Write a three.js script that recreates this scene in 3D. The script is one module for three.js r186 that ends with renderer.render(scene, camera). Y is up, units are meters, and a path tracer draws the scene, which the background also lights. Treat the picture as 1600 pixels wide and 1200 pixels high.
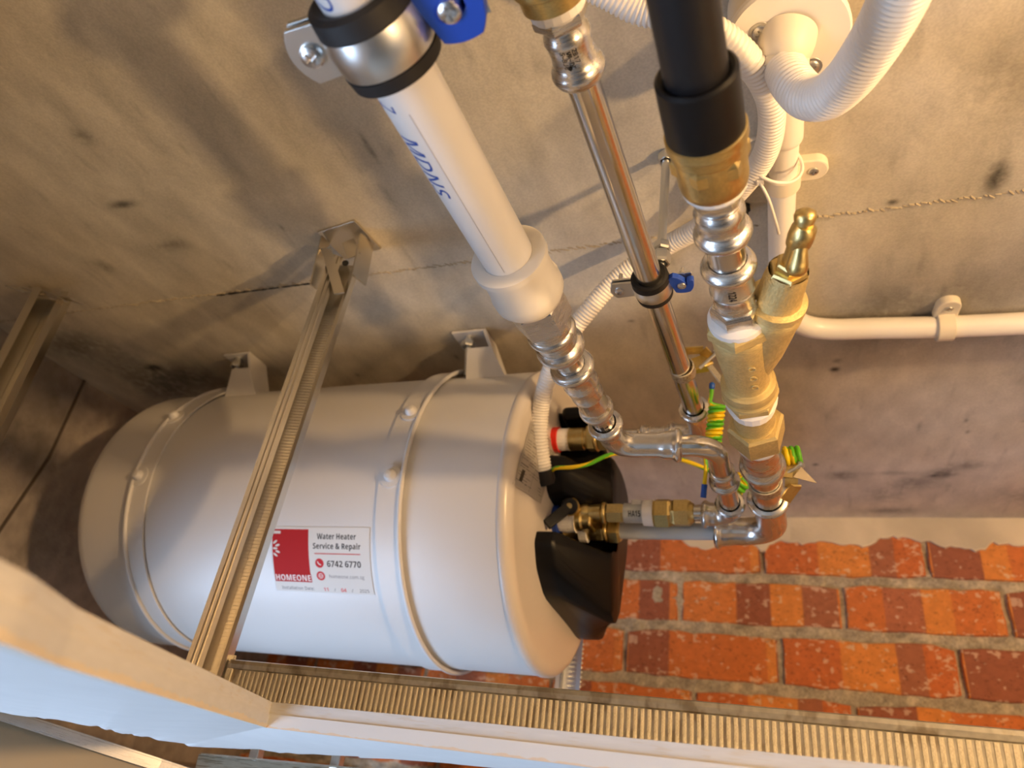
import * as THREE from 'three';
import { mergeGeometries, toCreasedNormals, mergeVertices } from 'three/addons/utils/BufferGeometryUtils.js';
import { RoundedBoxGeometry } from 'three/addons/geometries/RoundedBoxGeometry.js';
import { RectAreaLightUniformsLib } from 'three/addons/lights/RectAreaLightUniformsLib.js';
import { Brush, Evaluator, SUBTRACTION } from 'three-bvh-csg';

// ------------------------------------------------------------------ camera, light, exposure
// Units are metres. The lens sits just under the false ceiling, looking up through the open hatch.
const scene = new THREE.Scene();
scene.background = new THREE.Color(0x000000);
const camera = new THREE.PerspectiveCamera(56.41, 4 / 3, 0.01, 20);
camera.rotation.order = 'YXZ';
camera.rotation.set(0.5079, 0.41185, 0.14187);
camera.focus = 0.42; camera.userData.fStop = 9;
scene.add(camera);
const renderer = new THREE.WebGLRenderer({ antialias: true });
renderer.toneMapping = THREE.LinearToneMapping;
renderer.toneMappingExposure = 1.0;
renderer.shadowMap.enabled = true;
renderer.shadowMap.type = THREE.PCFSoftShadowMap;
RectAreaLightUniformsLib.init();

const LAMP_AT = new THREE.Vector3(0.94, 0.16, 0.26), LAMP_COL = new THREE.Color(1.0, 0.62, 0.28), LAMP_POWER = 3.6;
const ROOM_AT = new THREE.Vector3(1.20, -0.66, 0.10), ROOM_POWER = 5.1; // spot lamp on a stand in the room below, aimed up into the hatch
const ROOM_AIM = new THREE.Vector3(0.42, 0.012, -0.12);
const DAY_COL = new THREE.Color(0.54, 0.72, 1.0), DAY_POWER = 8.2;
const WIN = { y: -1.40, z: 0.40, w: 1.8, h: 1.5 };

// ------------------------------------------------------------------ helpers
const V = (x, y, z) => new THREE.Vector3(x, y, z);
let seedState = 7;
const rnd = () => { seedState = (seedState * 1664525 + 1013904223) >>> 0; return seedState / 4294967296; };
const seed = (s) => { seedState = s >>> 0; };
const hash = (x, y) => { let h = (x * 374761393 + y * 668265263) | 0; h = Math.imul(h ^ (h >>> 13), 1274126177); return ((h ^ (h >>> 16)) >>> 0) / 4294967296; };
function vnoise(x, y) {
  const xi = Math.floor(x), yi = Math.floor(y), fx = x - xi, fy = y - yi, u = fx * fx * (3 - 2 * fx), v = fy * fy * (3 - 2 * fy);
  const a = hash(xi, yi), b = hash(xi + 1, yi), c = hash(xi, yi + 1), d = hash(xi + 1, yi + 1);
  return a + (b - a) * u + (c - a) * v + (a - b - c + d) * u * v;
}
const fbm = (x, y, n = 4) => { let s = 0, a = 0.5, t = 0; for (let i = 0; i < n; i++) { s += a * vnoise(x, y); t += a; a *= 0.5; x = x * 2.03 + 17.1; y = y * 2.03 + 9.7; } return s / t; };
const clamp = (v, a = 0, b = 1) => Math.min(b, Math.max(a, v));
const smooth = (a, b, v) => { const t = clamp((v - a) / (b - a)); return t * t * (3 - 2 * t); };
const mixc = (a, b, t) => [a[0] + (b[0] - a[0]) * t, a[1] + (b[1] - a[1]) * t, a[2] + (b[2] - a[2]) * t];

function texture(w, h, fn, srgb = true, wrap = true) {
  const d = new Uint8Array(w * h * 4);
  for (let j = 0; j < h; j++) for (let i = 0; i < w; i++) {
    const c = fn(i / w, j / h), k = (j * w + i) * 4;
    d[k] = clamp(c[0]) * 255; d[k + 1] = clamp(c[1]) * 255; d[k + 2] = clamp(c[2]) * 255; d[k + 3] = 255;
  }
  const t = new THREE.DataTexture(d, w, h, THREE.RGBAFormat);
  t.magFilter = THREE.LinearFilter; t.minFilter = THREE.LinearMipmapLinearFilter; t.generateMipmaps = true;
  if (wrap) t.wrapS = t.wrapT = THREE.RepeatWrapping;
  if (srgb) t.colorSpace = THREE.SRGBColorSpace;
  t.needsUpdate = true;
  return t;
}
function canvasTex(w, h, draw) {
  const c = document.createElement('canvas'); c.width = w; c.height = h;
  draw(c.getContext('2d'), w, h);
  const t = new THREE.CanvasTexture(c); t.colorSpace = THREE.SRGBColorSpace; t.anisotropy = 8;
  return t;
}
const std = (o) => new THREE.MeshStandardMaterial({ side: THREE.DoubleSide, ...o });
const phys = (o) => new THREE.MeshPhysicalMaterial({ side: THREE.DoubleSide, ...o });

const taken = {};
const numbered = (n) => { const k = taken[n] = (taken[n] ?? -1) + 1; return k ? `${n}_${String(k).padStart(3, '0')}` : n; };
function setShadow(m) { m.castShadow = true; m.receiveShadow = true; return m; }
function thing(name, label, category, base, group) {
  const o = new THREE.Group(); o.name = numbered(name); o.position.copy(base); scene.add(o);
  o.userData = { label, category }; if (group) o.userData.group = group;
  return o;
}
const creased = (g, a) => { g.scale(1000, 1000, 1000); const q = toCreasedNormals(g, a); q.scale(0.001, 0.001, 0.001); return q; }; // the addon matches vertices on a coarse grid
const plain = (g) => { let q = g.index ? g.toNonIndexed() : g; for (const k of Object.keys(q.attributes)) if (!['position', 'normal', 'uv'].includes(k)) q.deleteAttribute(k); if (!q.attributes.uv) q.setAttribute('uv', new THREE.Float32BufferAttribute(new Float32Array(q.attributes.position.count * 2), 2)); return q; };
// geometries come in world metres; a part's mesh is stored relative to its thing's base
function part(name, geos, mat, root, parent = root, label) {
  const list = (Array.isArray(geos) ? geos : [geos]).map(plain);
  const g = list.length > 1 ? mergeGeometries(list) : list[0].clone();
  g.translate(-root.position.x, -root.position.y, -root.position.z);
  const m = setShadow(new THREE.Mesh(g, mat)); m.name = name; parent.add(m);
  if (label) m.userData.label = label;
  return m;
}
function struct(name, geos, mat, parent = scene) {
  const list = (Array.isArray(geos) ? geos : [geos]).map(plain);
  const m = setShadow(new THREE.Mesh(list.length > 1 ? mergeGeometries(list) : list[0], mat)); m.name = name; parent.add(m);
  if (parent === scene) m.userData.kind = 'structure';
  return m;
}
const Y = V(0, 1, 0);
const quat = (d) => new THREE.Quaternion().setFromUnitVectors(Y, d.clone().normalize());
// surface of revolution: profile [[s along the axis, radius], ...] from A in direction d
function lathe(A, d, prof, seg = 32, crease = 0.7) {
  const g = new THREE.LatheGeometry(prof.map(([s, r]) => new THREE.Vector2(Math.max(r, 1e-5), s)), seg);
  g.applyQuaternion(quat(d)).translate(A.x, A.y, A.z);
  return creased(g, crease);
}
// smooth ring-shaped bulge sampled into a profile
function bulge(s0, s1, r, h, n = 7) { const o = []; for (let i = 0; i <= n; i++) { const t = i / n; o.push([s0 + (s1 - s0) * t, r + h * Math.sin(Math.PI * t) ** 0.8]); } return o; }
function hexNut(A, d, s0, s1, r, turn = 0, inner = 0.7) {
  const b = Math.min(0.0022, (s1 - s0) * 0.25);
  const g = new THREE.LatheGeometry([[s0, r * inner], [s0, r * 0.9], [s0 + b, r], [s1 - b, r], [s1, r * 0.9], [s1, r * inner]].map(([s, q]) => new THREE.Vector2(q, s)), 6);
  g.rotateY(turn).applyQuaternion(quat(d)).translate(A.x, A.y, A.z);
  return creased(g, 0.25);
}
function box(x, y, z, w, h, d, r = 0, rot) {
  const g = r ? new RoundedBoxGeometry(w, h, d, 2, r) : new THREE.BoxGeometry(w, h, d);
  if (rot) g.applyQuaternion(new THREE.Quaternion().setFromEuler(new THREE.Euler(...rot)));
  return g.translate(x, y, z);
}
function bar(A, B, w, h, up = Y, r = 0) { // box with its length from A to B
  const d = B.clone().sub(A), L = d.length(); d.normalize();
  const x = new THREE.Vector3().crossVectors(up, d).normalize(), y = new THREE.Vector3().crossVectors(d, x);
  const g = r ? new RoundedBoxGeometry(w, h, L, 2, r) : new THREE.BoxGeometry(w, h, L);
  const m = new THREE.Matrix4().makeBasis(x, y, d).setPosition(A.clone().add(B).multiplyScalar(0.5));
  return g.applyMatrix4(m);
}
const rod = (A, B, r, seg = 16) => { const d = B.clone().sub(A); return lathe(A, d, [[0, 0], [0, r], [d.length(), r], [d.length(), 0]], seg); };
// swept tube with a radius that may vary along the length
function sweep(curve, rad, nS, nR = 20, caps = false) {
  const L = curve.getLength(), fr = curve.computeFrenetFrames(nS, false), pos = [], uv = [], idx = [];
  const f = typeof rad === 'function' ? rad : () => rad;
  for (let i = 0; i <= nS; i++) {
    const u = i / nS, P = curve.getPointAt(u), r = f(u * L, L), N = fr.normals[i], B = fr.binormals[i];
    for (let j = 0; j <= nR; j++) {
      const a = j / nR * Math.PI * 2, c = Math.cos(a) * r, s = Math.sin(a) * r;
      pos.push(P.x + N.x * c + B.x * s, P.y + N.y * c + B.y * s, P.z + N.z * c + B.z * s); uv.push(j / nR, u * L);
    }
  }
  const W = nR + 1;
  for (let i = 0; i < nS; i++) for (let j = 0; j < nR; j++) { const a = i * W + j, b = a + W; idx.push(a, a + 1, b, b, a + 1, b + 1); }
  if (caps) for (const [i, flip] of [[0, 0], [nS, 1]]) {
    const u = i / nS, P = curve.getPointAt(u), c = pos.length / 3; pos.push(P.x, P.y, P.z); uv.push(0, 0);
    for (let j = 0; j < nR; j++) flip ? idx.push(c, i * W + j + 1, i * W + j) : idx.push(c, i * W + j, i * W + j + 1);
  }
  const g = new THREE.BufferGeometry();
  g.setAttribute('position', new THREE.Float32BufferAttribute(pos, 3)); g.setAttribute('uv', new THREE.Float32BufferAttribute(uv, 2)); g.setIndex(idx);
  g.computeVertexNormals();
  { const n = g.attributes.normal; for (let i = 0; i <= nS; i++) { const a = i * W, b = a + nR, x = n.getX(a) + n.getX(b), y = n.getY(a) + n.getY(b), z = n.getZ(a) + n.getZ(b), l = Math.hypot(x, y, z) || 1; n.setXYZ(a, x / l, y / l, z / l); n.setXYZ(b, x / l, y / l, z / l); } }
  return g;
}
const spline = (pts, t = 0.5) => new THREE.CatmullRomCurve3(pts.map((p) => V(...p)), false, 'catmullrom', t);
// straight - quarter bend - straight, as dense points
function bendCurve(A, corner, B, R) {
  const u = A.clone().sub(corner).normalize(), w = B.clone().sub(corner).normalize(), half = Math.acos(clamp(u.dot(w), -1, 1)) / 2, cut = R / Math.tan(half);
  const P = corner.clone().addScaledVector(u, cut), Q = corner.clone().addScaledVector(w, cut), C = corner.clone().addScaledVector(u.clone().add(w).normalize(), R / Math.sin(half));
  const pts = [A.clone()], nA = Math.max(2, Math.ceil(A.distanceTo(P) / 0.004)), nB = Math.max(2, Math.ceil(B.distanceTo(Q) / 0.004));
  for (let i = 1; i < nA; i++) pts.push(A.clone().lerp(P, i / nA));
  const p0 = P.clone().sub(C), p1 = Q.clone().sub(C), ang = Math.acos(clamp(p0.clone().normalize().dot(p1.clone().normalize()), -1, 1)), ax = p0.clone().cross(p1).normalize();
  for (let i = 0; i <= 12; i++) pts.push(C.clone().add(p0.clone().applyAxisAngle(ax, ang * i / 12)));
  for (let i = 1; i <= nB; i++) pts.push(Q.clone().lerp(B, i / nB));
  return new THREE.CatmullRomCurve3(pts, false, 'centripetal');
}
// press-fit elbow: bend with a beaded mouth at each end
function pressElbow(A, corner, B, r, R, bead = 0.0024) {
  const c = bendCurve(A, corner, B, R);
  const f = (s, L) => { const e = Math.min(s, L - s); return r + bead * Math.exp(-(((e - 0.0035) / 0.0026) ** 2)) + 0.0012 * smooth(0.018, 0.012, e) - (e < 0.0006 ? 0.0020 : 0); };
  return [sweep(c, f, 150, 28)];
}
const remap = (tab) => (z) => { for (let i = 0; i + 1 < tab.length; i++) { const [a, p] = tab[i], [b, q] = tab[i + 1]; if (z <= a && z >= b) return p + (q - p) * (z - a) / (b - a); } return z; };
const along = (A, d, s) => A.clone().addScaledVector(d, s);
// label wrapped on a cylinder: u runs along the axis, v around it
function wrap(A, d, e1, e2, r, s0, s1, a0, a1, n = 14) {
  const pos = [], uv = [], idx = [];
  for (let i = 0; i <= 1; i++) for (let j = 0; j <= n; j++) {
    const s = i ? s1 : s0, a = a0 + (a1 - a0) * j / n, P = along(A, d, s).addScaledVector(e1, Math.cos(a) * r).addScaledVector(e2, Math.sin(a) * r);
    pos.push(P.x, P.y, P.z); uv.push(i, j / n);
  }
  for (let j = 0; j < n; j++) idx.push(j, j + 1, j + n + 1, j + 1, j + n + 2, j + n + 1);
  const g = new THREE.BufferGeometry(); g.setAttribute('position', new THREE.Float32BufferAttribute(pos, 3)); g.setAttribute('uv', new THREE.Float32BufferAttribute(uv, 2)); g.setIndex(idx); g.computeVertexNormals();
  return g;
}
function extrude(shape, depth, bevel = 0.0006, seg = 8) { return new THREE.ExtrudeGeometry(shape, { depth, bevelEnabled: bevel > 0, bevelThickness: bevel, bevelSize: bevel, bevelSegments: 2, curveSegments: seg, steps: 1 }); }
const poly = (pts) => new THREE.Shape(pts.map(([x, y]) => new THREE.Vector2(x, y)));

// ------------------------------------------------------------------ materials
const concreteTex = (sx, sy, stains) => texture(sx, sy, stains);
const SPOTS = [ // dark stains on the slab: x, z, radius along x, radius along z, depth
  [-0.769, -0.587, 0.010, 0.006, 0.75], [-0.555, -0.326, 0.013, 0.004, 0.5], [-0.523, -0.253, 0.008, 0.008, 0.3], [-0.55, -0.385, 0.016, 0.006, 0.3], [-0.654, -0.399, 0.008, 0.01, 0.4],
  [0.054, -0.704, 0.004, 0.004, 0.8], [0.07, -0.985, 0.016, 0.013, 0.42], [0.19, -0.984, 0.014, 0.013, 0.55], [0.212, -0.96, 0.024, 0.012, 0.3], [0.16, -1.015, 0.032, 0.020, 0.24], [0.125, -1.06, 0.028, 0.026, 0.22],
  [0.135, -1.118, 0.03, 0.012, 0.32], [0.03, -1.06, 0.04, 0.03, 0.16], [0.31, -1.06, 0.05, 0.03, 0.28], [0.13, -0.98, 0.022, 0.006, 0.22], [0.153, -0.452, 0.006, 0.013, 0.6], [-0.108, -0.34, 0.012, 0.006, 0.2],
  [0.12, -0.62, 0.05, 0.05, 0.22], [0.07, -0.62, 0.04, 0.03, 0.16], [0.144, -0.36, 0.03, 0.04, 0.18], [-0.80, -0.63, 0.05, 0.07, 0.42], [-0.84, -0.52, 0.05, 0.03, 0.4], [-0.72, -0.62, 0.05, 0.03, 0.32],
];
seed(21);
for (let i = 0; i < 46; i++) { const x = -0.9 + rnd() * 1.6, z = -1.1 + rnd() * 0.95, b = 0.25 + rnd() * 0.3; SPOTS.push(rnd() < 0.5 ? [x, z, 0.0012 + rnd() * 0.002, 0.004 + rnd() * 0.010, b * 0.7] : [x, z, 0.002 + rnd() * 0.002, 0.002 + rnd() * 0.002, b]); }
const CX0 = -0.91, CXW = 1.7, CZ0 = -1.15, CZW = 1.275; // area of the slab that the main texture covers
const slabField = (u, v) => {
  const x = CX0 + u * CXW, z = CZ0 + v * CZW;
  let k = 0.86 + 0.20 * (fbm(x * 7, z * 7, 4) - 0.5) + 0.16 * (fbm(x * 60 + 5, z * 26, 4) - 0.5) + 0.07 * (hash(Math.floor(u * 2048), Math.floor(v * 1536)) - 0.5);
  const streak = fbm(x * 110 + 3, z * 24, 3); if (streak > 0.70) k -= (streak - 0.70) * 0.35;
  for (const [sx, sz, rx, rz, d] of SPOTS) {
    const a = (x - sx) / rx, b = (z - sz) / rz, q = a * a + b * b; if (q > 6) continue;
    k -= d * 0.75 * Math.exp(-q * 0.9) * clamp(0.15 + 1.5 * fbm(x * 160, z * 160, 3));
  }
  return k;
};
const slabTex = texture(1600, 1200, (u, v) => { const k = slabField(u, v), w = fbm(u * 9 + 40, v * 9, 3) - 0.5, p = fbm(u * 5 + 9, v * 4 + 2, 3) - 0.5; return [0.87 * k + 0.03 * w, 0.84 * k, 0.775 * k - 0.05 * w + 0.03 * p]; });
const wallField = (u, v) => 0.8 + 0.4 * (fbm(u * 8, v * 8, 5) - 0.5) + 0.2 * (fbm(u * 90, v * 60, 3) - 0.5);
const wallTex = texture(512, 512, (u, v) => { const k = wallField(u, v); return [0.80 * k, 0.75 * k, 0.70 * k]; });
const grain = texture(512, 512, (u, v) => { const k = 0.5 * fbm(u * 64, v * 64, 4) + 0.3 * fbm(u * 12, v * 12, 3) + 0.2 * hash(Math.floor(u * 512), Math.floor(v * 512)); return [k, k, k]; }, false);
const grainRough = texture(256, 256, (u, v) => { const k = 0.55 + 0.45 * fbm(u * 10, v * 40, 4); return [k, k, k]; }, false);
const scratch = texture(512, 512, (u, v) => { const k = 0.7 + 0.3 * fbm(u * 6, v * 160, 3); return [k, k, k]; }, false);
const grimeTex = (base, dark, amt, fx = 30, fy = 14) => texture(512, 512, (u, v) => { const k = smooth(0.52, 0.72, fbm(u * fx, v * fy, 4)) * amt, q = 0.94 + 0.12 * (fbm(u * 90, v * 90, 2) - 0.5); return mixc(base, dark, k).map((c) => c * q); });

const M = {
  slab: std({ map: slabTex, roughness: 0.93, bumpMap: grain, bumpScale: 0.0012 }),
  concreteWall: std({ map: wallTex, roughness: 0.95, bumpMap: grain, bumpScale: 0.003 }),
  plaster: std({ color: 0x9c9488, roughness: 0.9 }),
  floor: std({ color: 0x5a4f45, roughness: 0.7 }),
  mortar: std({ map: texture(512, 512, (u, v) => { const k = 0.72 + 0.34 * (fbm(u * 24, v * 24, 4) - 0.5) + 0.2 * (fbm(u * 120, v * 120, 2) - 0.5); return [0.95 * k, 0.89 * k, 0.78 * k]; }), roughness: 0.97, bumpMap: grain, bumpScale: 0.004 }),
  packing: std({ map: texture(256, 256, (u, v) => { const k = 0.95 + 0.25 * (fbm(u * 16, v * 16, 4) - 0.5); return [0.84 * k, 0.79 * k, 0.70 * k]; }), roughness: 0.95, bumpMap: grain, bumpScale: 0.002 }),
  chrome: std({ color: new THREE.Color(0.74, 0.73, 0.72), metalness: 1, roughness: 0.36, roughnessMap: grainRough }),
  tube: std({ color: new THREE.Color(0.70, 0.68, 0.65), metalness: 1, roughness: 0.23, roughnessMap: scratch }),
  steel: std({ color: new THREE.Color(0.62, 0.6, 0.58), metalness: 1, roughness: 0.4, roughnessMap: grainRough }),
  zinc: std({ color: new THREE.Color(0.72, 0.73, 0.72), metalness: 1, roughness: 0.32 }),
  galv: std({ map: grimeTex([0.86, 0.84, 0.78], [0.62, 0.56, 0.47], 0.6, 40, 20), metalness: 1, roughness: 0.44, bumpMap: grain, bumpScale: 0.0002 }),
  galvClean: std({ color: new THREE.Color(0.70, 0.66, 0.58), metalness: 1, roughness: 0.24 }),
  brass: std({ map: grimeTex([0.88, 0.79, 0.54], [0.78, 0.66, 0.40], 0.3, 8, 8), metalness: 1, roughness: 0.44, roughnessMap: grainRough }),
  castBrass: std({ map: grimeTex([0.88, 0.80, 0.58], [0.76, 0.66, 0.44], 0.28, 7, 7), metalness: 0.9, roughness: 0.6, bumpMap: grain, bumpScale: 0.0005 }),
  tape: std({ color: 0xf2f0ee, roughness: 0.7, bumpMap: grain, bumpScale: 0.0006 }),
  pvc: phys({ color: 0xd9d7d6, roughness: 0.38, clearcoat: 0.2, clearcoatRoughness: 0.3 }),
  socket: phys({ color: 0xd8d4ce, roughness: 0.42, clearcoat: 0.15, clearcoatRoughness: 0.3 }),
  conduit: phys({ color: 0xf0ece6, roughness: 0.4, clearcoat: 0.2, clearcoatRoughness: 0.3 }),
  saddle: phys({ color: 0xe8dfcd, roughness: 0.45 }),
  enamel: phys({ color: 0xd8d6d4, roughness: 0.5, clearcoat: 0.25, clearcoatRoughness: 0.28 }),
  cap: phys({ color: 0xd6cfc8, roughness: 0.36, clearcoat: 0.3, clearcoatRoughness: 0.2 }),
  blackPipe: phys({ color: 0x131215, roughness: 0.42, specularIntensity: 0.8 }),
  blackSleeve: phys({ color: 0x0b0a0c, roughness: 0.4, specularIntensity: 0.6 }),
  rubber: std({ color: 0x121113, roughness: 0.62 }),
  blackCover: phys({ color: 0x080707, roughness: 0.38, specularIntensity: 0.55 }),
  blue: phys({ color: 0x1c47b4, roughness: 0.42 }),
  blueTip: std({ color: 0x1d55b5, roughness: 0.4 }),
  redRing: std({ color: 0xd5220f, roughness: 0.45 }),
  blueRing: std({ color: 0x163a96, roughness: 0.45 }),
  dark: std({ color: 0x191919, roughness: 0.6 }),
  paleTube: phys({ color: 0xb9c0c4, roughness: 0.35 }),
  board: std({ map: texture(512, 512, (u, v) => { const k = 0.99 + 0.03 * (fbm(u * 40, v * 40, 3) - 0.5); return [0.86 * k, 0.855 * k, 0.85 * k]; }), roughness: 0.85 }),
  boardCore: std({ color: 0xd9c9ae, roughness: 0.95, bumpMap: grain, bumpScale: 0.002 }),
  trim: std({ map: texture(256, 64, (u, v) => { const k = 0.97 + 0.06 * (fbm(u * 20, v * 5, 3) - 0.5), t = smooth(0.62, 0.72, fbm(u * 24 + 4, v * 8, 4)) * 0.5; return mixc([0.82 * k, 0.815 * k, 0.81 * k], [0.74, 0.66, 0.54], t * 0.5); }), roughness: 0.75 }),
  wire: std({ map: texture(64, 256, (u, v) => (((u + v * 0.0) % 1) < 0.5 ? [0.93, 0.80, 0.06] : [0.35, 0.70, 0.08])), roughness: 0.42 }),
  glow: std({ color: 0x000000, emissive: LAMP_COL, emissiveIntensity: 30 }),
  daypane: std({ color: 0x000000, emissive: DAY_COL, emissiveIntensity: DAY_POWER * 0.5 }),
};

// ------------------------------------------------------------------ setting: slab, walls, lower room
const H = 0.4184, XL = -0.91, XR = 1.6, ZB = -1.15, ZF = 1.5, FLOOR = -2.35;
{
  const g = new THREE.BoxGeometry(XR - XL + 0.4, 0.16, ZF - ZB + 0.4, 1, 1, 1).translate((XL + XR) / 2, H + 0.08, (ZB + ZF) / 2);
  const p = g.attributes.position, uv = g.attributes.uv;
  for (let i = 0; i < p.count; i++) uv.setXY(i, (p.getX(i) - CX0) / CXW, (p.getZ(i) - CZ0) / CZW);
  const slab = struct('ceiling', g, M.slab);
  // ragged formwork ridge across the slab
  seed(5);
  const lumps = [];
  for (let x = XL; x < 0.55; x += 0.004) {
    if (x > -0.55 && x < -0.40) { if (rnd() < 0.4) continue; } if (x > -0.008 && x < 0.026) continue;
    const w = 0.004 + rnd() * 0.005, d = 0.001 + rnd() * 0.002, h = (0.0004 + rnd() * 0.0012) * (0.5 + fbm(x * 30, 2, 2));
    lumps.push(new THREE.IcosahedronGeometry(0.5, 0).scale(w, h * 2, d).rotateY(rnd()).translate(x, H, -0.463 - 0.010 * (x + 0.4) + (rnd() - 0.5) * 0.0025));
  }
  const ridge = struct('formwork_ridge', lumps.map((q) => creased(plain(q), 0.4)), M.slab, slab);
  ridge.material = std({ color: 0xa89c86, roughness: 0.95 });
  const gap = []; // dark open crack under the ridge
  for (let x = -0.56; x < -0.40; x += 0.006) gap.push(box(x, H + 0.0003, -0.4655 - 0.010 * (x + 0.4), 0.0066, 0.0012, 0.001 + 0.002 * rnd(), 0));
  struct('open_seam', gap, M.dark, slab);
}
const XLL = -1.7; // the room below reaches further left than the void above
struct('wall_left', box(XL - 0.06, (H - 0.03) / 2, (ZB + ZF) / 2, 0.12, H + 0.03, ZF - ZB + 0.24), M.concreteWall);
{ const w = scene.getObjectByName('wall_left'), p = w.geometry.attributes.position, uv = w.geometry.attributes.uv; for (let i = 0; i < p.count; i++) uv.setXY(i, p.getZ(i) * 1.1, p.getY(i) * 1.1); }
struct('formwork_joint', [bar(V(XL + 0.0004, 0.418, -0.600), V(XL + 0.0004, 0.30, -0.602), 0.003, 0.004, V(1, 0, 0)), bar(V(XL + 0.0004, 0.302, -0.602), V(XL + 0.0004, 0.10, -0.570), 0.003, 0.005, V(1, 0, 0))], std({ color: 0x5c5148, roughness: 0.95 }), scene.getObjectByName('wall_left'));
{ // wall of the room below, with the daylight window
  const z0 = WIN.z - WIN.w / 2, z1 = WIN.z + WIN.w / 2, y0 = WIN.y - WIN.h / 2, y1 = WIN.y + WIN.h / 2, x = XLL - 0.06, T = 0.1;
  struct('wall_left_lower', [box(x, (T + FLOOR) / 2, (ZB - 0.12 + z0) / 2, 0.12, T - FLOOR, z0 - ZB + 0.12), box(x, (T + FLOOR) / 2, (ZF + 0.12 + z1) / 2, 0.12, T - FLOOR, ZF + 0.12 - z1), box(x, (y0 + FLOOR) / 2, WIN.z, 0.12, y0 - FLOOR, WIN.w), box(x, (y1 + T) / 2, WIN.z, 0.12, T - y1, WIN.w)], M.plaster);
  const f = struct('window_1', [box(XLL, WIN.y, z0 + 0.02, 0.05, WIN.h, 0.04), box(XLL, WIN.y, z1 - 0.02, 0.05, WIN.h, 0.04), box(XLL, y0 + 0.02, WIN.z, 0.05, 0.04, WIN.w), box(XLL, y1 - 0.02, WIN.z, 0.05, 0.04, WIN.w), box(XLL, WIN.y, WIN.z, 0.05, WIN.h, 0.04)], M.plaster);
  struct('pane', box(XLL - 0.04, WIN.y, WIN.z, 0.01, WIN.h, WIN.w), M.daypane, f);
  const day = new THREE.RectAreaLight(DAY_COL, DAY_POWER, WIN.w, WIN.h);
  day.position.set(XLL + 0.03, WIN.y, WIN.z); day.lookAt(XLL + 2, WIN.y, WIN.z); scene.add(day);
}
struct('ceiling_side', box((XLL + XL) / 2 - 0.06, 0.03, (ZB + ZF) / 2, XL - XLL, 0.06, ZF - ZB + 0.24), M.plaster);
struct('wall_front', box((XLL + XR) / 2, (H + FLOOR) / 2, ZF + 0.06, XR - XLL, H - FLOOR, 0.12), M.plaster);
struct('wall_right', box(XR + 0.06, (H + FLOOR) / 2, (ZB + ZF) / 2, 0.12, H - FLOOR, ZF - ZB + 0.24), M.plaster);
struct('floor', box((XLL + XR) / 2, FLOOR - 0.06, (ZB + ZF) / 2, XR - XLL + 0.24, 0.12, ZF - ZB + 0.24), M.floor);
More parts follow.
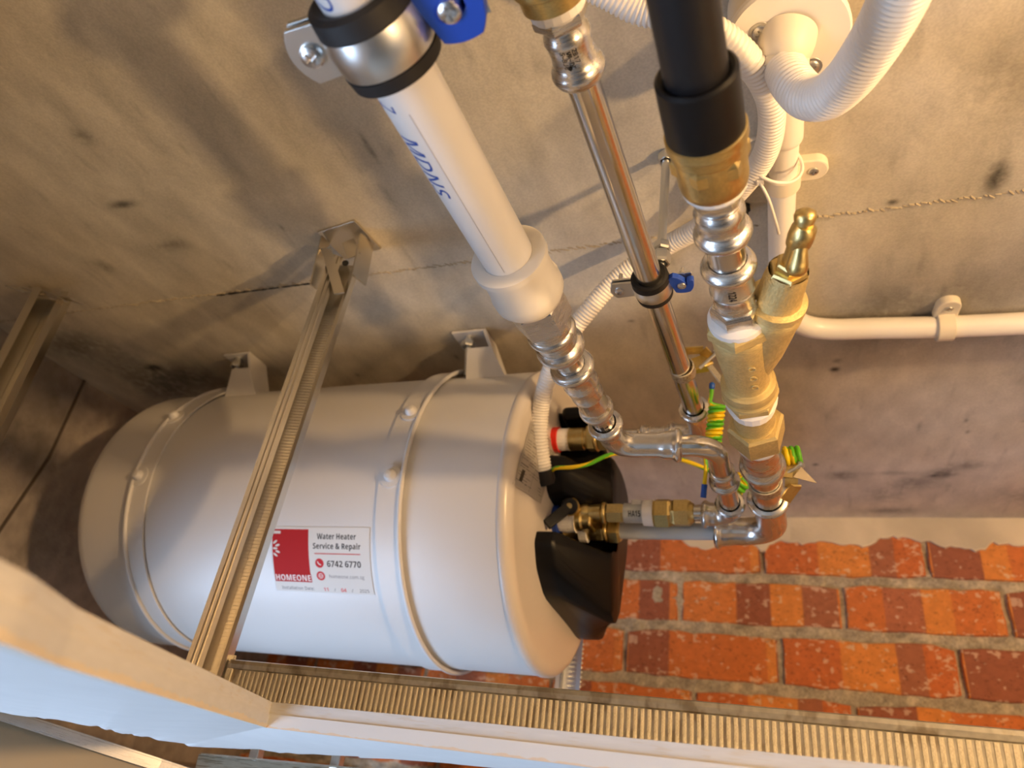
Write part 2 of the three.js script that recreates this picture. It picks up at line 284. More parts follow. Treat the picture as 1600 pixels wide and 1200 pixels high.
// brick wall: mortar bed with relief, bricks one by one
{
  const W0 = XL - 0.1, W1 = XR + 0.1, lowY = -0.30;
  struct('wall_back', [box((W0 + W1) / 2, (H + lowY) / 2, ZB - 0.085, W1 - W0, H - lowY, 0.15)], M.mortar);
  const wall = scene.getObjectByName('wall_back');
  struct('wall_back_lower', [box((XLL + W1) / 2, (FLOOR + lowY) / 2, ZB - 0.06, W1 - XLL, lowY - FLOOR, 0.12), box((XLL + W0) / 2, (0.06 + lowY) / 2, ZB - 0.06, W0 - XLL, 0.06 - lowY, 0.12)], M.plaster);
  { const g = new THREE.PlaneGeometry(W1 - W0, H - lowY, 420, 110).translate((W0 + W1) / 2, (H + lowY) / 2, ZB - 0.008), p = g.attributes.position, uv = g.attributes.uv;
    for (let i = 0; i < p.count; i++) { const x = p.getX(i), y = p.getY(i); p.setZ(i, ZB - 0.0065 + 0.009 * (fbm(x * 60, y * 60, 3) - 0.5) + 0.008 * (fbm(x * 14, y * 14, 2) - 0.5)); uv.setXY(i, x * 3, y * 3); }
    g.computeVertexNormals(); struct('mortar_joint', g, M.mortar, wall); }
  // six fired-clay skins: kiln stripes across the length, chalky bloom near the edges
  const ORG = [[0.88, 0.53, 0.27], [0.84, 0.48, 0.25], [0.90, 0.57, 0.28], [0.82, 0.45, 0.24]], BRN = [[0.68, 0.42, 0.30], [0.73, 0.44, 0.31], [0.64, 0.38, 0.28]];
  const skins = []; seed(99);
  for (let k = 0; k < 7; k++) {
    const edges = [0]; while (edges[edges.length - 1] < 1) edges.push(edges[edges.length - 1] + 0.14 + rnd() * 0.22);
    const cols = edges.map((_, i) => (i % 2 === (k % 2) ? ORG[Math.floor(rnd() * 4)] : (rnd() < 0.6 ? BRN[Math.floor(rnd() * 3)] : ORG[Math.floor(rnd() * 4)])));
    const bloom = 0.60 + rnd() * 0.07, o = k * 31.7;
    skins.push(std({ roughness: 0.88, bumpMap: grain, bumpScale: 0.001, map: texture(384, 128, (u, v) => {
      let i = 0; while (i + 1 < edges.length && u > edges[i + 1] + 0.012 * (fbm(v * 6 + o, i, 2) - 0.5)) i++;
      const e = u - edges[i], c0 = cols[Math.max(0, i - 1)], c = mixc(c0, cols[i], smooth(-0.01, 0.012, e));
      const q = 0.94 + 0.16 * (fbm(u * 26 + o, v * 9, 4) - 0.5), edge = 0.10 * smooth(0.22, 0.02, Math.min(v, 1 - v, u * 3, (1 - u) * 3));
      const b = smooth(bloom, bloom + 0.07, fbm(u * 24 + o, v * 9 + o, 5) * 0.92 + 1.5 * edge * fbm(u * 7 + o, 3, 2) + 0.04 * smooth(0.6, 1, v));
      const s = smooth(0.72, 0.78, fbm(u * 60 + o, v * 22, 2));
      return mixc(mixc(c.map((t) => t * q), [0.88, 0.79, 0.71], b * 0.62), [0.2, 0.1, 0.08], s * 0.22);
    }) }));
  }
  // rows: y bottom, y top, known joints between bricks (x), mean length
  const rows = [[0.3325, 0.390, [-0.042, 0.182, 0.377], 0.224], [0.2555, 0.313, [-0.168, 0.065, 0.268], 0.225], [0.174, 0.235, [-0.251, -0.024, 0.201], 0.226], [0.093, 0.1535, [-0.146, 0.066], 0.22], [0.012, 0.072, [-0.09], 0.224], [-0.068, -0.008, [-0.2], 0.224]];
  let nBrick = 0;
  rows.forEach(([y0, y1, js, L], ri) => {
    const xs = [...js]; while (xs[0] > W0) xs.unshift(xs[0] - L); while (xs[xs.length - 1] < W1) xs.push(xs[xs.length - 1] + L);
    for (let i = 0; i + 1 < xs.length; i++) {
      const a = xs[i] + 0.006, b = xs[i + 1] - 0.006, ax = Math.max(a, W0), bx = Math.min(b, W1); if (bx - ax < 0.03) continue;
      seed(ri * 100 + i * 7 + 3);
      const pts = [], jit = (m) => (rnd() - 0.5) * m, c = 0.004;
      const n = 9;
      for (let k = 0; k <= n; k++) pts.push([ax + (bx - ax) * k / n + (k % n ? jit(0.006) : 0), y0 + jit(0.0032) + (k % n ? 0 : c * 0.6)]);
      for (let k = 1; k < 3; k++) pts.push([bx + jit(0.003), y0 + (y1 - y0) * k / 3]);
      for (let k = n; k >= 0; k--) pts.push([ax + (bx - ax) * k / n + (k % n ? jit(0.006) : 0), y1 + jit(0.0045) - (k % n ? 0 : c * 0.6)]);
      for (let k = 2; k >= 1; k--) pts.push([ax + jit(0.003), y0 + (y1 - y0) * k / 3]);
      const dz = jit(0.0035), g = extrude(poly(pts), 0.05, 0.0022, 4).translate(0, 0, ZB - 0.053 + dz), p = g.attributes.position, uv = g.attributes.uv;
      for (let q = 0; q < p.count; q++) uv.setXY(q, (p.getX(q) - a) / (b - a), (p.getY(q) - y0) / (y1 - y0));
      const m = struct('brick', g, skins[(ri * 3 + i * 2 + (ri === 2 ? 1 : 0)) % 7], wall); m.name = nBrick++ ? `brick_${String(nBrick - 1).padStart(3, '0')}` : 'brick';
    }
  });
  // ragged mortar packed between the top course and the slab, and smears on the bricks
  seed(77);
  const lo = []; for (let x = W0; x <= W1; x += 0.006) lo.push([x, 0.3835 - 0.012 * fbm(x * 22, 3, 3) * 2 + 0.012 + 0.008 * (vnoise(x * 120, 9) - 0.5) - 0.014 * smooth(0.62, 0.72, fbm(x * 16 + 3, 8, 2))]);
  struct('mortar_packing', extrude(poly([...lo, [W1, H], [W0, H]]), 0.02, 0.0018, 2).translate(0, 0, ZB - 0.0195), M.packing, wall);
}

// false ceiling: board with an open hatch; its left part sags and is torn
const CORNER = [-0.285, -0.375];
{
  const hatch = [[-0.128, -0.068], [-0.1445, -0.103], [-0.1667, -0.134], [-0.193, -0.187], [-0.240, -0.283], CORNER, [-0.16, -0.3575], [-0.04, -0.3445], [0.0732, -0.339], [0.75, -0.310]];
  const torn = [[-0.55, 0.004, -0.30], [-0.48, 0.001, -0.345], [-0.45, 0.0008, -0.372], [-0.403, -0.0001, -0.374], [-0.413, -0.0015, -0.41], [-0.40, -0.003, -0.445], [-0.345, 0.001, -0.478], [-0.30, 0.005, -0.51], [-0.20, 0.010, -0.555], [0.75, 0.012, -0.62]];
  const T = 0.0125, N = 60, K = 8, hp = new THREE.CatmullRomCurve3(hatch.map(([x, z]) => V(x, 0.012, z)), false, 'catmullrom', 0.02), tp = new THREE.CatmullRomCurve3(torn.map((p) => V(...p)), false, 'catmullrom', 0.2);
  const mk = (n, up) => { const pos = [], uv = [], idx = [];
    for (let i = 0; i <= n; i++) for (let k = 0; k <= K; k++) {
      const u = i / n, a = hp.getPoint(u), b = tp.getPoint(u), t = k / K, P = a.clone().lerp(b, t);
      if (k === K) { const j = 0.7 * (fbm(u * 26, 4, 2) - 0.5) + 0.35 * (vnoise(u * 150, 4) - 0.5); P.x += j * 0.014; P.z += j * 0.014; P.y += 0.0016 * (vnoise(u * 60, 2) - 0.5); }
      pos.push(P.x, P.y + up, P.z); uv.push(P.x * 2, P.z * 2);
    }
    for (let i = 0; i < n; i++) for (let k = 0; k < K; k++) { const a = i * (K + 1) + k, b = a + K + 1; idx.push(a, a + 1, b, b, a + 1, b + 1); }
    const g = new THREE.BufferGeometry(); g.setAttribute('position', new THREE.Float32BufferAttribute(pos, 3)); g.setAttribute('uv', new THREE.Float32BufferAttribute(uv, 2)); g.setIndex(idx); g.computeVertexNormals(); return g; };
  const low = mk(240, 0), top = mk(240, T);
  const side = (k) => { const pos = [], uv = [], idx = [], a = low.attributes.position, b = top.attributes.position; for (let i = 0; i <= 240; i++) { const q = i * (K + 1) + k; for (const s of [a, b]) { pos.push(s.getX(q), s.getY(q), s.getZ(q)); uv.push(0, 0); } } for (let i = 0; i < 240; i++) idx.push(2 * i, 2 * i + 1, 2 * i + 2, 2 * i + 2, 2 * i + 1, 2 * i + 3); const g = new THREE.BufferGeometry(); g.setAttribute('position', new THREE.Float32BufferAttribute(pos, 3)); g.setAttribute('uv', new THREE.Float32BufferAttribute(uv, 2)); g.setIndex(idx); g.computeVertexNormals(); return g; };
  // rest of the board around the hatch
  const flat = (x0, x1, z0, z1) => box((x0 + x1) / 2, 0.012 + T / 2, (z0 + z1) / 2, x1 - x0, T, z1 - z0);
  const fc = struct('ceiling_lower', [low, top, flat(0.75, XR, -0.62, 0.5), flat(XL, XR, 0.5, ZF), flat(XL, -0.40, -0.205, 0.5), flat(XL, -0.555, -0.36, -0.205)], M.board);
  struct('torn_board_edge', side(K), M.boardCore, fc);
  // lower board beyond the tear, closing the void from below
  struct('ceiling_dropped', [box((XL - 0.74) / 2, -0.045, (ZB - 0.30) / 2, -0.74 - XL, 0.03, -0.30 - ZB), box(-0.36, -0.045, (ZB - 0.76) / 2, 0.52, 0.03, -0.76 - ZB), box((XR - 0.10) / 2, -0.045, (ZB - 0.66) / 2, XR + 0.10, 0.03, -0.66 - ZB)], M.boardCore);
  { const P = [V(-0.66, 0.004, -0.26), V(-0.512, 0.0035, -0.386), V(-0.437, -0.0145, -0.467), V(-0.40, -0.024, -0.507)], g = []; for (let i = 0; i + 1 < P.length; i++) g.push(bar(P[i].clone().add(V(-0.002, -0.0235, -0.002)), P[i + 1].clone().add(V(-0.002, -0.0235, -0.002)), 0.006, 0.036, Y)); struct('ceiling_ledge', g, std({ color: 0xb8a78c, roughness: 0.85 })); }
  // trims that line the hatch: a recessed strip above and a proud strip below with a chipped painted edge
  const chip = texture(1024, 128, (u, v) => { const e = 0.30 + 0.32 * (fbm(u * 14, 2, 2) - 0.5) + 0.26 * (fbm(u * 120, 5, 3) - 0.5), t = smooth(e - 0.012, e + 0.012, v), k = 0.97 + 0.05 * (fbm(u * 30, v * 4, 3) - 0.5); return mixc([0.86 * k, 0.81 * k, 0.73 * k], [0.82 * k, 0.815 * k, 0.81 * k], t); });
  const chipM = std({ map: chip, roughness: 0.8 });
  const strip = (pts, y0, y1, out, th) => { // vertical strip along a plan line, offset into the hatch by `out`, th thick
    const pos = [], uv = [], idx = []; let L = 0; const n = pts.length;
    const nor = pts.map((p, i) => { const a = pts[Math.max(0, i - 1)], b = pts[Math.min(n - 1, i + 1)], dx = b[0] - a[0], dz = b[1] - a[1], l = Math.hypot(dx, dz); return [-dz / l, dx / l]; });
    pts.forEach((p, i) => { if (i) L += Math.hypot(p[0] - pts[i - 1][0], p[1] - pts[i - 1][1]); const [nx, nz] = nor[i], f = [p[0] + nx * out, p[1] + nz * out], b = [p[0] + nx * (out - th), p[1] + nz * (out - th)];
      pos.push(f[0], y0, f[1], f[0], y1, f[1], b[0], y1, b[1], b[0], y0, b[1]); uv.push(L * 4, 0, L * 4, 1, L * 4, 1, L * 4, 0); });
    for (let i = 0; i + 1 < n; i++) for (let k = 0; k < 4; k++) { const a = i * 4 + k, b = i * 4 + (k + 1) % 4, c = a + 4, d = b + 4; idx.push(a, b, c, c, b, d); }
    for (const e of [0, n - 1]) { const a = e * 4; idx.push(a, a + 1, a + 2, a, a + 2, a + 3); }
    const g = new THREE.BufferGeometry(); g.setAttribute('position', new THREE.Float32BufferAttribute(pos, 3)); g.setAttribute('uv', new THREE.Float32BufferAttribute(uv, 2)); g.setIndex(idx); return creased(g, 0.4); };
  const dense = (p, n = 8) => { const o = []; for (let i = 0; i + 1 < p.length; i++) for (let k = 0; k < n; k++) o.push([p[i][0] + (p[i + 1][0] - p[i][0]) * k / n, p[i][1] + (p[i + 1][1] - p[i][1]) * k / n]); o.push(p[p.length - 1]); return o; };
  const leftRun = dense(hatch.slice(0, 6)), farRun = dense(hatch.slice(5));
  const t1 = struct('trim_1', strip(leftRun, 0.0187, 0.0250, 0.0004, 0.005), M.trim);
  struct('chipped_edge', strip(leftRun, 0.0116, 0.0187, 0.0014, 0.006), chipM, t1);
  const t2 = struct('trim_2', strip(farRun, 0.0187, 0.0250, 0.0004, 0.005), M.trim);
  struct('chipped_edge', strip(farRun, 0.0116, 0.0187, 0.0014, 0.006), std({ map: texture(1024, 64, (u, v) => { const e = 0.12 + 0.25 * (fbm(u * 60, 7, 3) - 0.5), t = smooth(e - 0.02, e + 0.02, v); return mixc([0.85, 0.77, 0.68], [0.83, 0.825, 0.82], t); }), roughness: 0.8 }), t2);
}

// ------------------------------------------------------------------ work lamp (stands on the board beyond the right of the view)
{
  const bulbLamp = (name, label, at, foot, power) => {
    const t = thing(name, label, 'lamp', V(at.x, foot, at.z)), y = at.y - 0.067;
    part('base', lathe(V(at.x, foot, at.z), Y, [[0, 0], [0, 0.035], [0.006, 0.035], [0.008, 0.012], [0.008, 0]]), M.dark, t);
    part('stem', rod(V(at.x, foot + 0.007, at.z), V(at.x, y + 0.002, at.z), 0.004), M.dark, t);
    part('socket', lathe(V(at.x, y, at.z), Y, [[0, 0.004], [0, 0.012], [0.028, 0.012], [0.032, 0.010]]), M.dark, t);
    part('bulb', lathe(V(at.x, y + 0.0315, at.z), Y, [[0, 0.010], [0.012, 0.018], [0.026, 0.027], [0.040, 0.028], [0.052, 0.022], [0.060, 0.010], [0.062, 0]], 24, 3), M.glow, t);
    const l = new THREE.PointLight(LAMP_COL, power, 0, 2); l.position.copy(at); l.castShadow = true; l.shadow.radius = 1.4; l.shadow.mapSize.set(1024, 1024); l.shadow.camera.near = 0.03; scene.add(l);
  };
  bulbLamp('work_lamp', 'small warm bulb work lamp standing on the ceiling board beside the hatch', LAMP_AT, 0.0245, LAMP_POWER);
  { const t = thing('spot_lamp', 'tall warm spot lamp on the floor of the room below aimed up at the hatch', 'lamp', V(ROOM_AT.x, FLOOR, ROOM_AT.z)), d = ROOM_AIM.clone().sub(ROOM_AT).normalize(), back = along(ROOM_AT, d, -0.09);
    part('base', lathe(V(ROOM_AT.x, FLOOR, ROOM_AT.z), Y, [[0, 0], [0, 0.12], [0.012, 0.12], [0.016, 0.02], [0.016, 0]]), M.dark, t);
    part('pole', rod(V(back.x, FLOOR + 0.014, back.z), V(back.x, back.y, back.z), 0.009), M.dark, t);
    part('housing', lathe(back, d, [[0, 0], [0, 0.03], [0.02, 0.042], [0.085, 0.046], [0.088, 0.046], [0.088, 0.043], [0.02, 0.038], [0.018, 0]]), M.dark, t);
    part('lens', lathe(back, d, [[0.080, 0.0425], [0.083, 0.03], [0.084, 0]]), M.glow, t);
    const l = new THREE.SpotLight(LAMP_COL, ROOM_POWER, 0, 0.245, 0.55, 2); l.position.copy(along(ROOM_AT, d, 0.004)); l.target.position.copy(ROOM_AIM); l.castShadow = true; l.shadow.radius = 1.6; l.shadow.mapSize.set(1024, 1024); scene.add(l, l.target); }
}

// ------------------------------------------------------------------ shared small hardware
const evalr = new Evaluator(); evalr.useGroups = false;
function crossHeadGeo(r, h) { // pan head with a cross recess, axis +y, seat at y = 0
  const head = new Brush(new THREE.LatheGeometry([[0, 0], [r, 0], [r, h * 0.25], [r * 0.93, h * 0.62], [r * 0.7, h * 0.9], [r * 0.35, h], [0, h]].map(([a, b]) => new THREE.Vector2(Math.max(a, 1e-5), b)), 28)); head.updateMatrixWorld();
  let out = head;
  for (const [w, d] of [[r * 0.26, r * 1.15], [r * 1.15, r * 0.26]]) { const b = new Brush(new THREE.BoxGeometry(w, h * 1.1, d).translate(0, h * 0.95, 0)); b.updateMatrixWorld(); out = evalr.evaluate(out, b, SUBTRACTION); out.updateMatrixWorld(); }
  const g = out.geometry.clone(); for (const k of Object.keys(g.attributes)) if (!['position', 'normal', 'uv'].includes(k)) g.deleteAttribute(k);
  return creased(plain(g), 0.5);
}
const HEAD = crossHeadGeo(1, 0.55);
const screwHead = (P, d, r, turn = 0.4) => HEAD.clone().scale(r, r, r).rotateY(turn).applyQuaternion(quat(d)).translate(P.x, P.y, P.z);
const X = V(1, 0, 0), Z = V(0, 0, 1), NX = V(-1, 0, 0), NY = V(0, -1, 0), NZ = V(0, 0, -1);
const textMat = (w, h, draw, base = {}) => { // transparent print: black canvas, white ink, used as alpha
  const c = canvasTex(w, h, (g) => { g.fillStyle = '#000'; g.fillRect(0, 0, w, h); g.fillStyle = '#fff'; g.strokeStyle = '#fff'; draw(g, w, h); });
  c.colorSpace = THREE.NoColorSpace;
  return std({ color: 0x1b1b1c, roughness: 0.6, transparent: true, alphaMap: c, ...base });
};

// ------------------------------------------------------------------ water heater
const TY = 0.242, TZ = -0.667, TR = 0.15, TX0 = -0.7255, TX1 = -0.215;
{
  const B = V((TX0 + TX1) / 2, TY - TR, TZ);
  const t = thing('water_heater', 'white horizontal storage water heater tank hung under the concrete slab', 'water heater', B);
  const A = V(TX0, TY, TZ);
  // shell: rounded far end, straight barrel, slightly rolled rim at the near end
  const prof = [[0, 0], [0.001, 0.06]]; for (let i = 0; i <= 12; i++) { const a = i / 12 * Math.PI / 2; prof.push([0.03 - 0.03 * Math.cos(a), TR - 0.034 + 0.034 * Math.sin(a)]); }
  prof.push([0.2, TR], [0.4, TR], [TX1 - TX0 - 0.012, TR]);
  part('tank_shell', lathe(A, X, prof, 128, 1.2), M.enamel, t);
  const L = TX1 - TX0;
  part('end_plate', lathe(A, X, [[L - 0.0122, TR], [L - 0.0105, TR + 0.0012], [L - 0.006, TR + 0.001], [L - 0.002, TR - 0.003], [L, TR - 0.009], [L - 0.001, TR - 0.014], [L + 0.002, TR - 0.04], [L + 0.004, 0.04], [L + 0.004, 0]], 128, 1.2), M.cap, t, t, 'cream end plate with a rolled rim');
  // straps with a raised outer lip, lifting off the tank towards their hangers
  const strap = (x0, x1, lipX, bracketX) => {
    const a0 = -150, a1 = 72, n = 90, pos = [], uv = [], idx = [];
    const P = (x, a, r) => [x, TY + Math.sin(a) * r, TZ + Math.cos(a) * r];
    for (let i = 0; i <= n; i++) { const a = THREE.MathUtils.degToRad(a0 + (a1 - a0) * i / n), lift = 0.004 * smooth(0.80, 1, i / n); for (const [x, r] of [[x0, TR + 0.0006], [x0, TR + 0.0026], [x1, TR + 0.0026], [x1, TR + 0.0006]]) { pos.push(...P(x, a, r + lift)); uv.push(0, 0); } }
    for (let i = 0; i < n; i++) for (let k = 0; k < 4; k++) { const p = i * 4 + k, q = i * 4 + (k + 1) % 4; idx.push(p, q, p + 4, p + 4, q, q + 4); }
    const g = new THREE.BufferGeometry(); g.setAttribute('position', new THREE.Float32BufferAttribute(pos, 3)); g.setAttribute('uv', new THREE.Float32BufferAttribute(uv, 2)); g.setIndex(idx);
    const lip = []; for (let i = 0; i <= n; i++) { const a = THREE.MathUtils.degToRad(a0 + (a1 + 8 - a0) * i / n), q = TR + 0.0035 + 0.005 * smooth(0.80, 1, i / n); lip.push(V(...P(lipX, a, q))); }
    const s = part('strap', [creased(g, 0.5), sweep(new THREE.CatmullRomCurve3(lip), 0.0022, 140, 10)], M.enamel, t);
    return s;
  };
  const bolt = (x, deg, s) => { const a = THREE.MathUtils.degToRad(deg), d = V(0, Math.sin(a), Math.cos(a)), P = V(x, TY, TZ).addScaledVector(d, TR + 0.0022); return part('bolt', [lathe(P, d, [[0, 0], [0, 0.0105], [0.0016, 0.0105], [0.002, 0.006], [0.002, 0]], 24), lathe(P, d, [[0.0015, 0], [0.0015, 0.0058], [0.005, 0.0052], [0.0075, 0.0035], [0.0082, 0]], 16)], M.enamel, t, s); };
  const s1 = strap(-0.3405, -0.3165, -0.3165, -0.306), s2 = strap(-0.634, -0.612, -0.634, -0.604);
  bolt(-0.3265, 19.7, s1); bolt(-0.3285, -6.1, s1); bolt(-0.629, 25.5, s2); bolt(-0.628, -3.9, s2);
  // hanger brackets: folded white plate, open at the front, with a threaded stud into the slab
  for (const bx of [-0.309, -0.619]) {
    const z = -0.574, top = H - 0.0005;
    const tri = poly([[0, 0], [0.044, 0], [0.072, -0.07], [0.012, -0.07]]);
    const b = part('hanging_bracket', [box(bx + 0.001, top - 0.002, z - 0.012, 0.040, 0.003, 0.034, 0.001), bar(V(bx + 0.0195, top - 0.002, z - 0.012), V(bx + 0.052, top - 0.074, z - 0.012), 0.003, 0.034, Z), bar(V(bx + 0.010, top - 0.030, z - 0.028), V(bx + 0.030, top - 0.076, z - 0.028), 0.036, 0.003, Z), extrude(poly([[bx + 0.005, top - 0.026], [bx + 0.031, top - 0.026], [bx + 0.055, top - 0.068], [bx + 0.010, top - 0.068]]), 0.002, 0.0004).translate(0, 0, z + 0.004)], M.enamel, t);
    part('stud', [rod(V(bx - 0.002, top, z - 0.004), V(bx + 0.002, top - 0.050, z - 0.010), 0.004, 12), hexNut(V(bx - 0.001, top - 0.010, z - 0.005), NY, 0, 0.007, 0.008)], M.zinc, t, b);
  }
  // black control cover on the end plate
  const base = [[0.190, -0.5850], [0.2030, -0.588], [0.2070, -0.672], [0.237, -0.674], [0.2410, -0.606], [0.262, -0.586], [0.278, -0.590], [0.282, -0.630], [0.322, -0.630], [0.335, -0.612], [0.352, -0.66], [0.355, -0.75], [0.30, -0.803], [0.20, -0.803], [0.1480, -0.790], [0.1425, -0.7528], [0.1517, -0.6285], [0.170, -0.598]];
  const out = [[0.195, -0.652], [0.203, -0.653], [0.208, -0.676], [0.237, -0.678], [0.242, -0.650], [0.262, -0.640], [0.272, -0.638], [0.280, -0.642], [0.290, -0.640], [0.296, -0.645], [0.299, -0.65], [0.300, -0.69], [0.284, -0.7228], [0.227, -0.7253], [0.172, -0.708], [0.150, -0.702], [0.1435, -0.690], [0.150, -0.672], [0.172, -0.660]];
  const cov = (rings) => { const pos = [], uv = [], idx = [], n = rings[0].length; for (const r of rings) for (const p of r) { pos.push(...p); uv.push(p[1] * 3, p[2] * 3); }
    for (let k = 0; k + 1 < rings.length; k++) for (let i = 0; i < n; i++) { const j = (i + 1) % n, a = k * n; idx.push(a + i, a + j, a + n + i, a + n + i, a + j, a + n + j); }
    const c = pos.length / 3, last = rings[rings.length - 1]; pos.push(last[0][0], last.reduce((s, p) => s + p[1], 0) / n, last.reduce((s, p) => s + p[2], 0) / n); uv.push(0, 0); for (let i = 0; i < n; i++) idx.push((rings.length - 1) * n + i, (rings.length - 1) * n + (i + 1) % n, c);
    const g = new THREE.BufferGeometry(); g.setAttribute('position', new THREE.Float32BufferAttribute(pos, 3)); g.setAttribute('uv', new THREE.Float32BufferAttribute(uv, 2)); g.setIndex(idx); return creased(g, 0.55); };
  const res = (pts, n = 64) => new THREE.CatmullRomCurve3(pts.map(([y, z]) => V(0, y, z)), true, 'catmullrom', 0.15).getSpacedPoints(n).slice(0, n).map((p) => [p.y, p.z]);
  const pairs = (p) => { const o = []; for (let i = 0; i < p.length; i++) { const a = p[i], b = p[(i + 1) % p.length]; for (let k = 0; k < 5; k++) o.push([a[0] + (b[0] - a[0]) * k / 5, a[1] + (b[1] - a[1]) * k / 5]); } return o; };
  const soft = (q) => q.map((_, i) => { const n = q.length, a = q[(i + n - 1) % n], c = q[(i + 1) % n], b = q[i]; return [(a[0] + 2 * b[0] + c[0]) / 4, (a[1] + 2 * b[1] + c[1]) / 4]; });
  const rb = soft(pairs(base)), ro = soft(soft(pairs(out)));
  const ring = (x, t, k = 1) => rb.map(([y, z], i) => { const q = [y + (ro[i][0] - y) * t, z + (ro[i][1] - z) * t]; const my = 0.23, mz = -0.69; return [x, my + (q[0] - my) * k, mz + (q[1] - mz) * k]; });
  const cv = part('control_cover', cov([ring(-0.213, 0), ring(-0.198, 0.02), ring(-0.194, 0.06), ring(-0.166, 0.93), ring(-0.161, 1.0, 0.98), ring(-0.159, 1.0, 0.9)]), M.blackCover, t, t, 'glossy black plastic cover');
  part('screw_recess', lathe(V(-0.1985, 0.197, -0.605), V(0.82, -0.35, 0.45), [[0.002, 0.009], [0.0005, 0.0085], [-0.003, 0.006], [-0.003, 0]], 20), M.dark, t, cv);
  part('terminal_hood', box(-0.188, 0.3290, -0.617, 0.036, 0.014, 0.030, 0.005), M.blackCover, t, cv);
  // red and blue collars on the tapped sockets
  part('hot_collar', lathe(V(-0.2130, 0.302, -0.609), X, [[0, 0.009], [0, 0.0128], [0.006, 0.0128], [0.0065, 0.009]], 28), M.redRing, t, t, 'red hot-water collar');
  part('cold_collar', lathe(V(-0.2130, 0.228, -0.634), X, [[0, 0.009], [0, 0.0150], [0.0065, 0.0150], [0.007, 0.009]], 28), M.blueRing, t, t, 'blue cold-water collar');
  // sticker
  const stTex = canvasTex(1024, 620, (g, w, h) => {
    g.fillStyle = '#dcdad6'; g.fillRect(0, 0, w, h);
    g.fillStyle = '#b00a0c'; g.fillRect(10, 20, 390, 420); g.fillStyle = '#c9c7c4'; g.fillRect(10, 440, 390, 3);
    g.fillStyle = '#b00a0c'; g.fillRect(10, 440, 395, 80); g.fillStyle = '#e9e4e0'; g.font = 'bold 76px sans-serif'; g.textAlign = 'left'; g.textBaseline = 'alphabetic'; g.save(); g.translate(14, 508); g.scale(1.02, 1.05); g.fillText('HOMEONE', 0, 0, 380); g.restore();
    g.fillStyle = '#d9d4d0'; g.fillRect(24, 36, 76, 26); g.save(); g.translate(46, 200); for (let i = 0; i < 5; i++) { g.beginPath(); g.ellipse((i % 2) * 26 - 6, -60 + i * 30, 26, 11, -0.6 + i * 0.3, 0, Math.PI * 2); g.fill(); } g.restore();
    g.fillStyle = '#23201f'; g.font = 'bold 72px sans-serif'; g.textAlign = 'center'; g.fillText('Water Heater', 690, 108, 400); g.fillText('Service & Repair', 690, 196, 490);
    g.fillStyle = '#c23a33'; g.fillRect(460, 236, 470, 9);
    for (const y of [330, 452]) { g.fillStyle = '#c4202a'; g.beginPath(); g.arc(506, y, 44, 0, Math.PI * 2); g.fill(); }
    g.strokeStyle = '#e6dcd8'; g.lineWidth = 11; g.beginPath(); g.arc(522, 312, 34, 1.6, 3.1); g.stroke(); g.lineWidth = 5; g.beginPath(); g.arc(506, 452, 24, 0, 6.3); g.moveTo(482, 452); g.lineTo(530, 452); g.stroke(); g.beginPath(); g.ellipse(506, 452, 10, 24, 0, 0, 6.3); g.stroke();
    g.fillStyle = '#2b2828'; g.font = 'bold 80px sans-serif'; g.fillText('6742 6770', 756, 362, 350);
    g.fillStyle = '#77757a'; g.font = '48px sans-serif'; g.fillText('homeone.com.sg', 770, 470, 360);
    g.fillStyle = '#5c5a60'; g.font = '46px sans-serif'; g.fillText('Installation Date:', 240, 600, 370); g.fillText('/', 630, 604); g.fillText('/', 810, 604); g.fillText('2025', 930, 604);
    g.fillStyle = '#d2585a'; g.font = 'bold 52px sans-serif'; g.fillText('11', 540, 604); g.fillText('04', 720, 606);
  });
  const sp = [], su = [], si = []; for (let i = 0; i <= 20; i++) { const v = i / 20, a = THREE.MathUtils.degToRad(-23.2 - 23.4 * v); for (const u of [0, 1]) { const x = -0.4535 + u * 0.106 - 0.002 * v; sp.push(x, TY + Math.sin(a) * (TR + 0.0005), TZ + Math.cos(a) * (TR + 0.0005)); su.push(u, 1 - v); } }
  for (let i = 0; i < 20; i++) si.push(i * 2, i * 2 + 2, i * 2 + 1, i * 2 + 1, i * 2 + 2, i * 2 + 3);
  const sg = new THREE.BufferGeometry(); sg.setAttribute('position', new THREE.Float32BufferAttribute(sp, 3)); sg.setAttribute('uv', new THREE.Float32BufferAttribute(su, 2)); sg.setIndex(si); sg.computeVertexNormals();
  part('service_sticker', sg, std({ map: stTex, roughness: 0.85 }), t, t, 'white service sticker with a red square logo and a phone number');
  // rating label on the end plate
  const rt = canvasTex(512, 640, (g, w, h) => { g.fillStyle = '#aaa59e'; g.fillRect(0, 0, w, h); g.fillStyle = '#4c4844'; seed(11); for (let y = 30; y < h - 60; y += 26) for (let x = 26; x < w - 60;) { const l = 20 + rnd() * 110; if (rnd() < 0.72) g.fillRect(x, y, Math.min(l, w - 30 - x), rnd() < 0.3 ? 9 : 5); x += l + 16; } for (const x of [20, 250, 480]) g.fillRect(x, 20, 3, h - 40); g.fillStyle = '#1f1c1a'; g.fillRect(70, 470, 46, 110); });
  const lp = [[0.292, -0.5475], [0.300, -0.616], [0.227, -0.588], [0.2205, -0.5245]], plateX = (r) => TX1 + (r > 0.141 ? -0.0005 - (r - 0.141) * 0.3 : r > 0.136 ? -0.0005 : r > 0.11 ? -0.001 + 0.003 * (0.136 - r) / 0.026 : 0.002 + 0.002 * (0.11 - r) / 0.07) + 0.0007;
  const lq = [], lu = [], li = [], NL = 8;
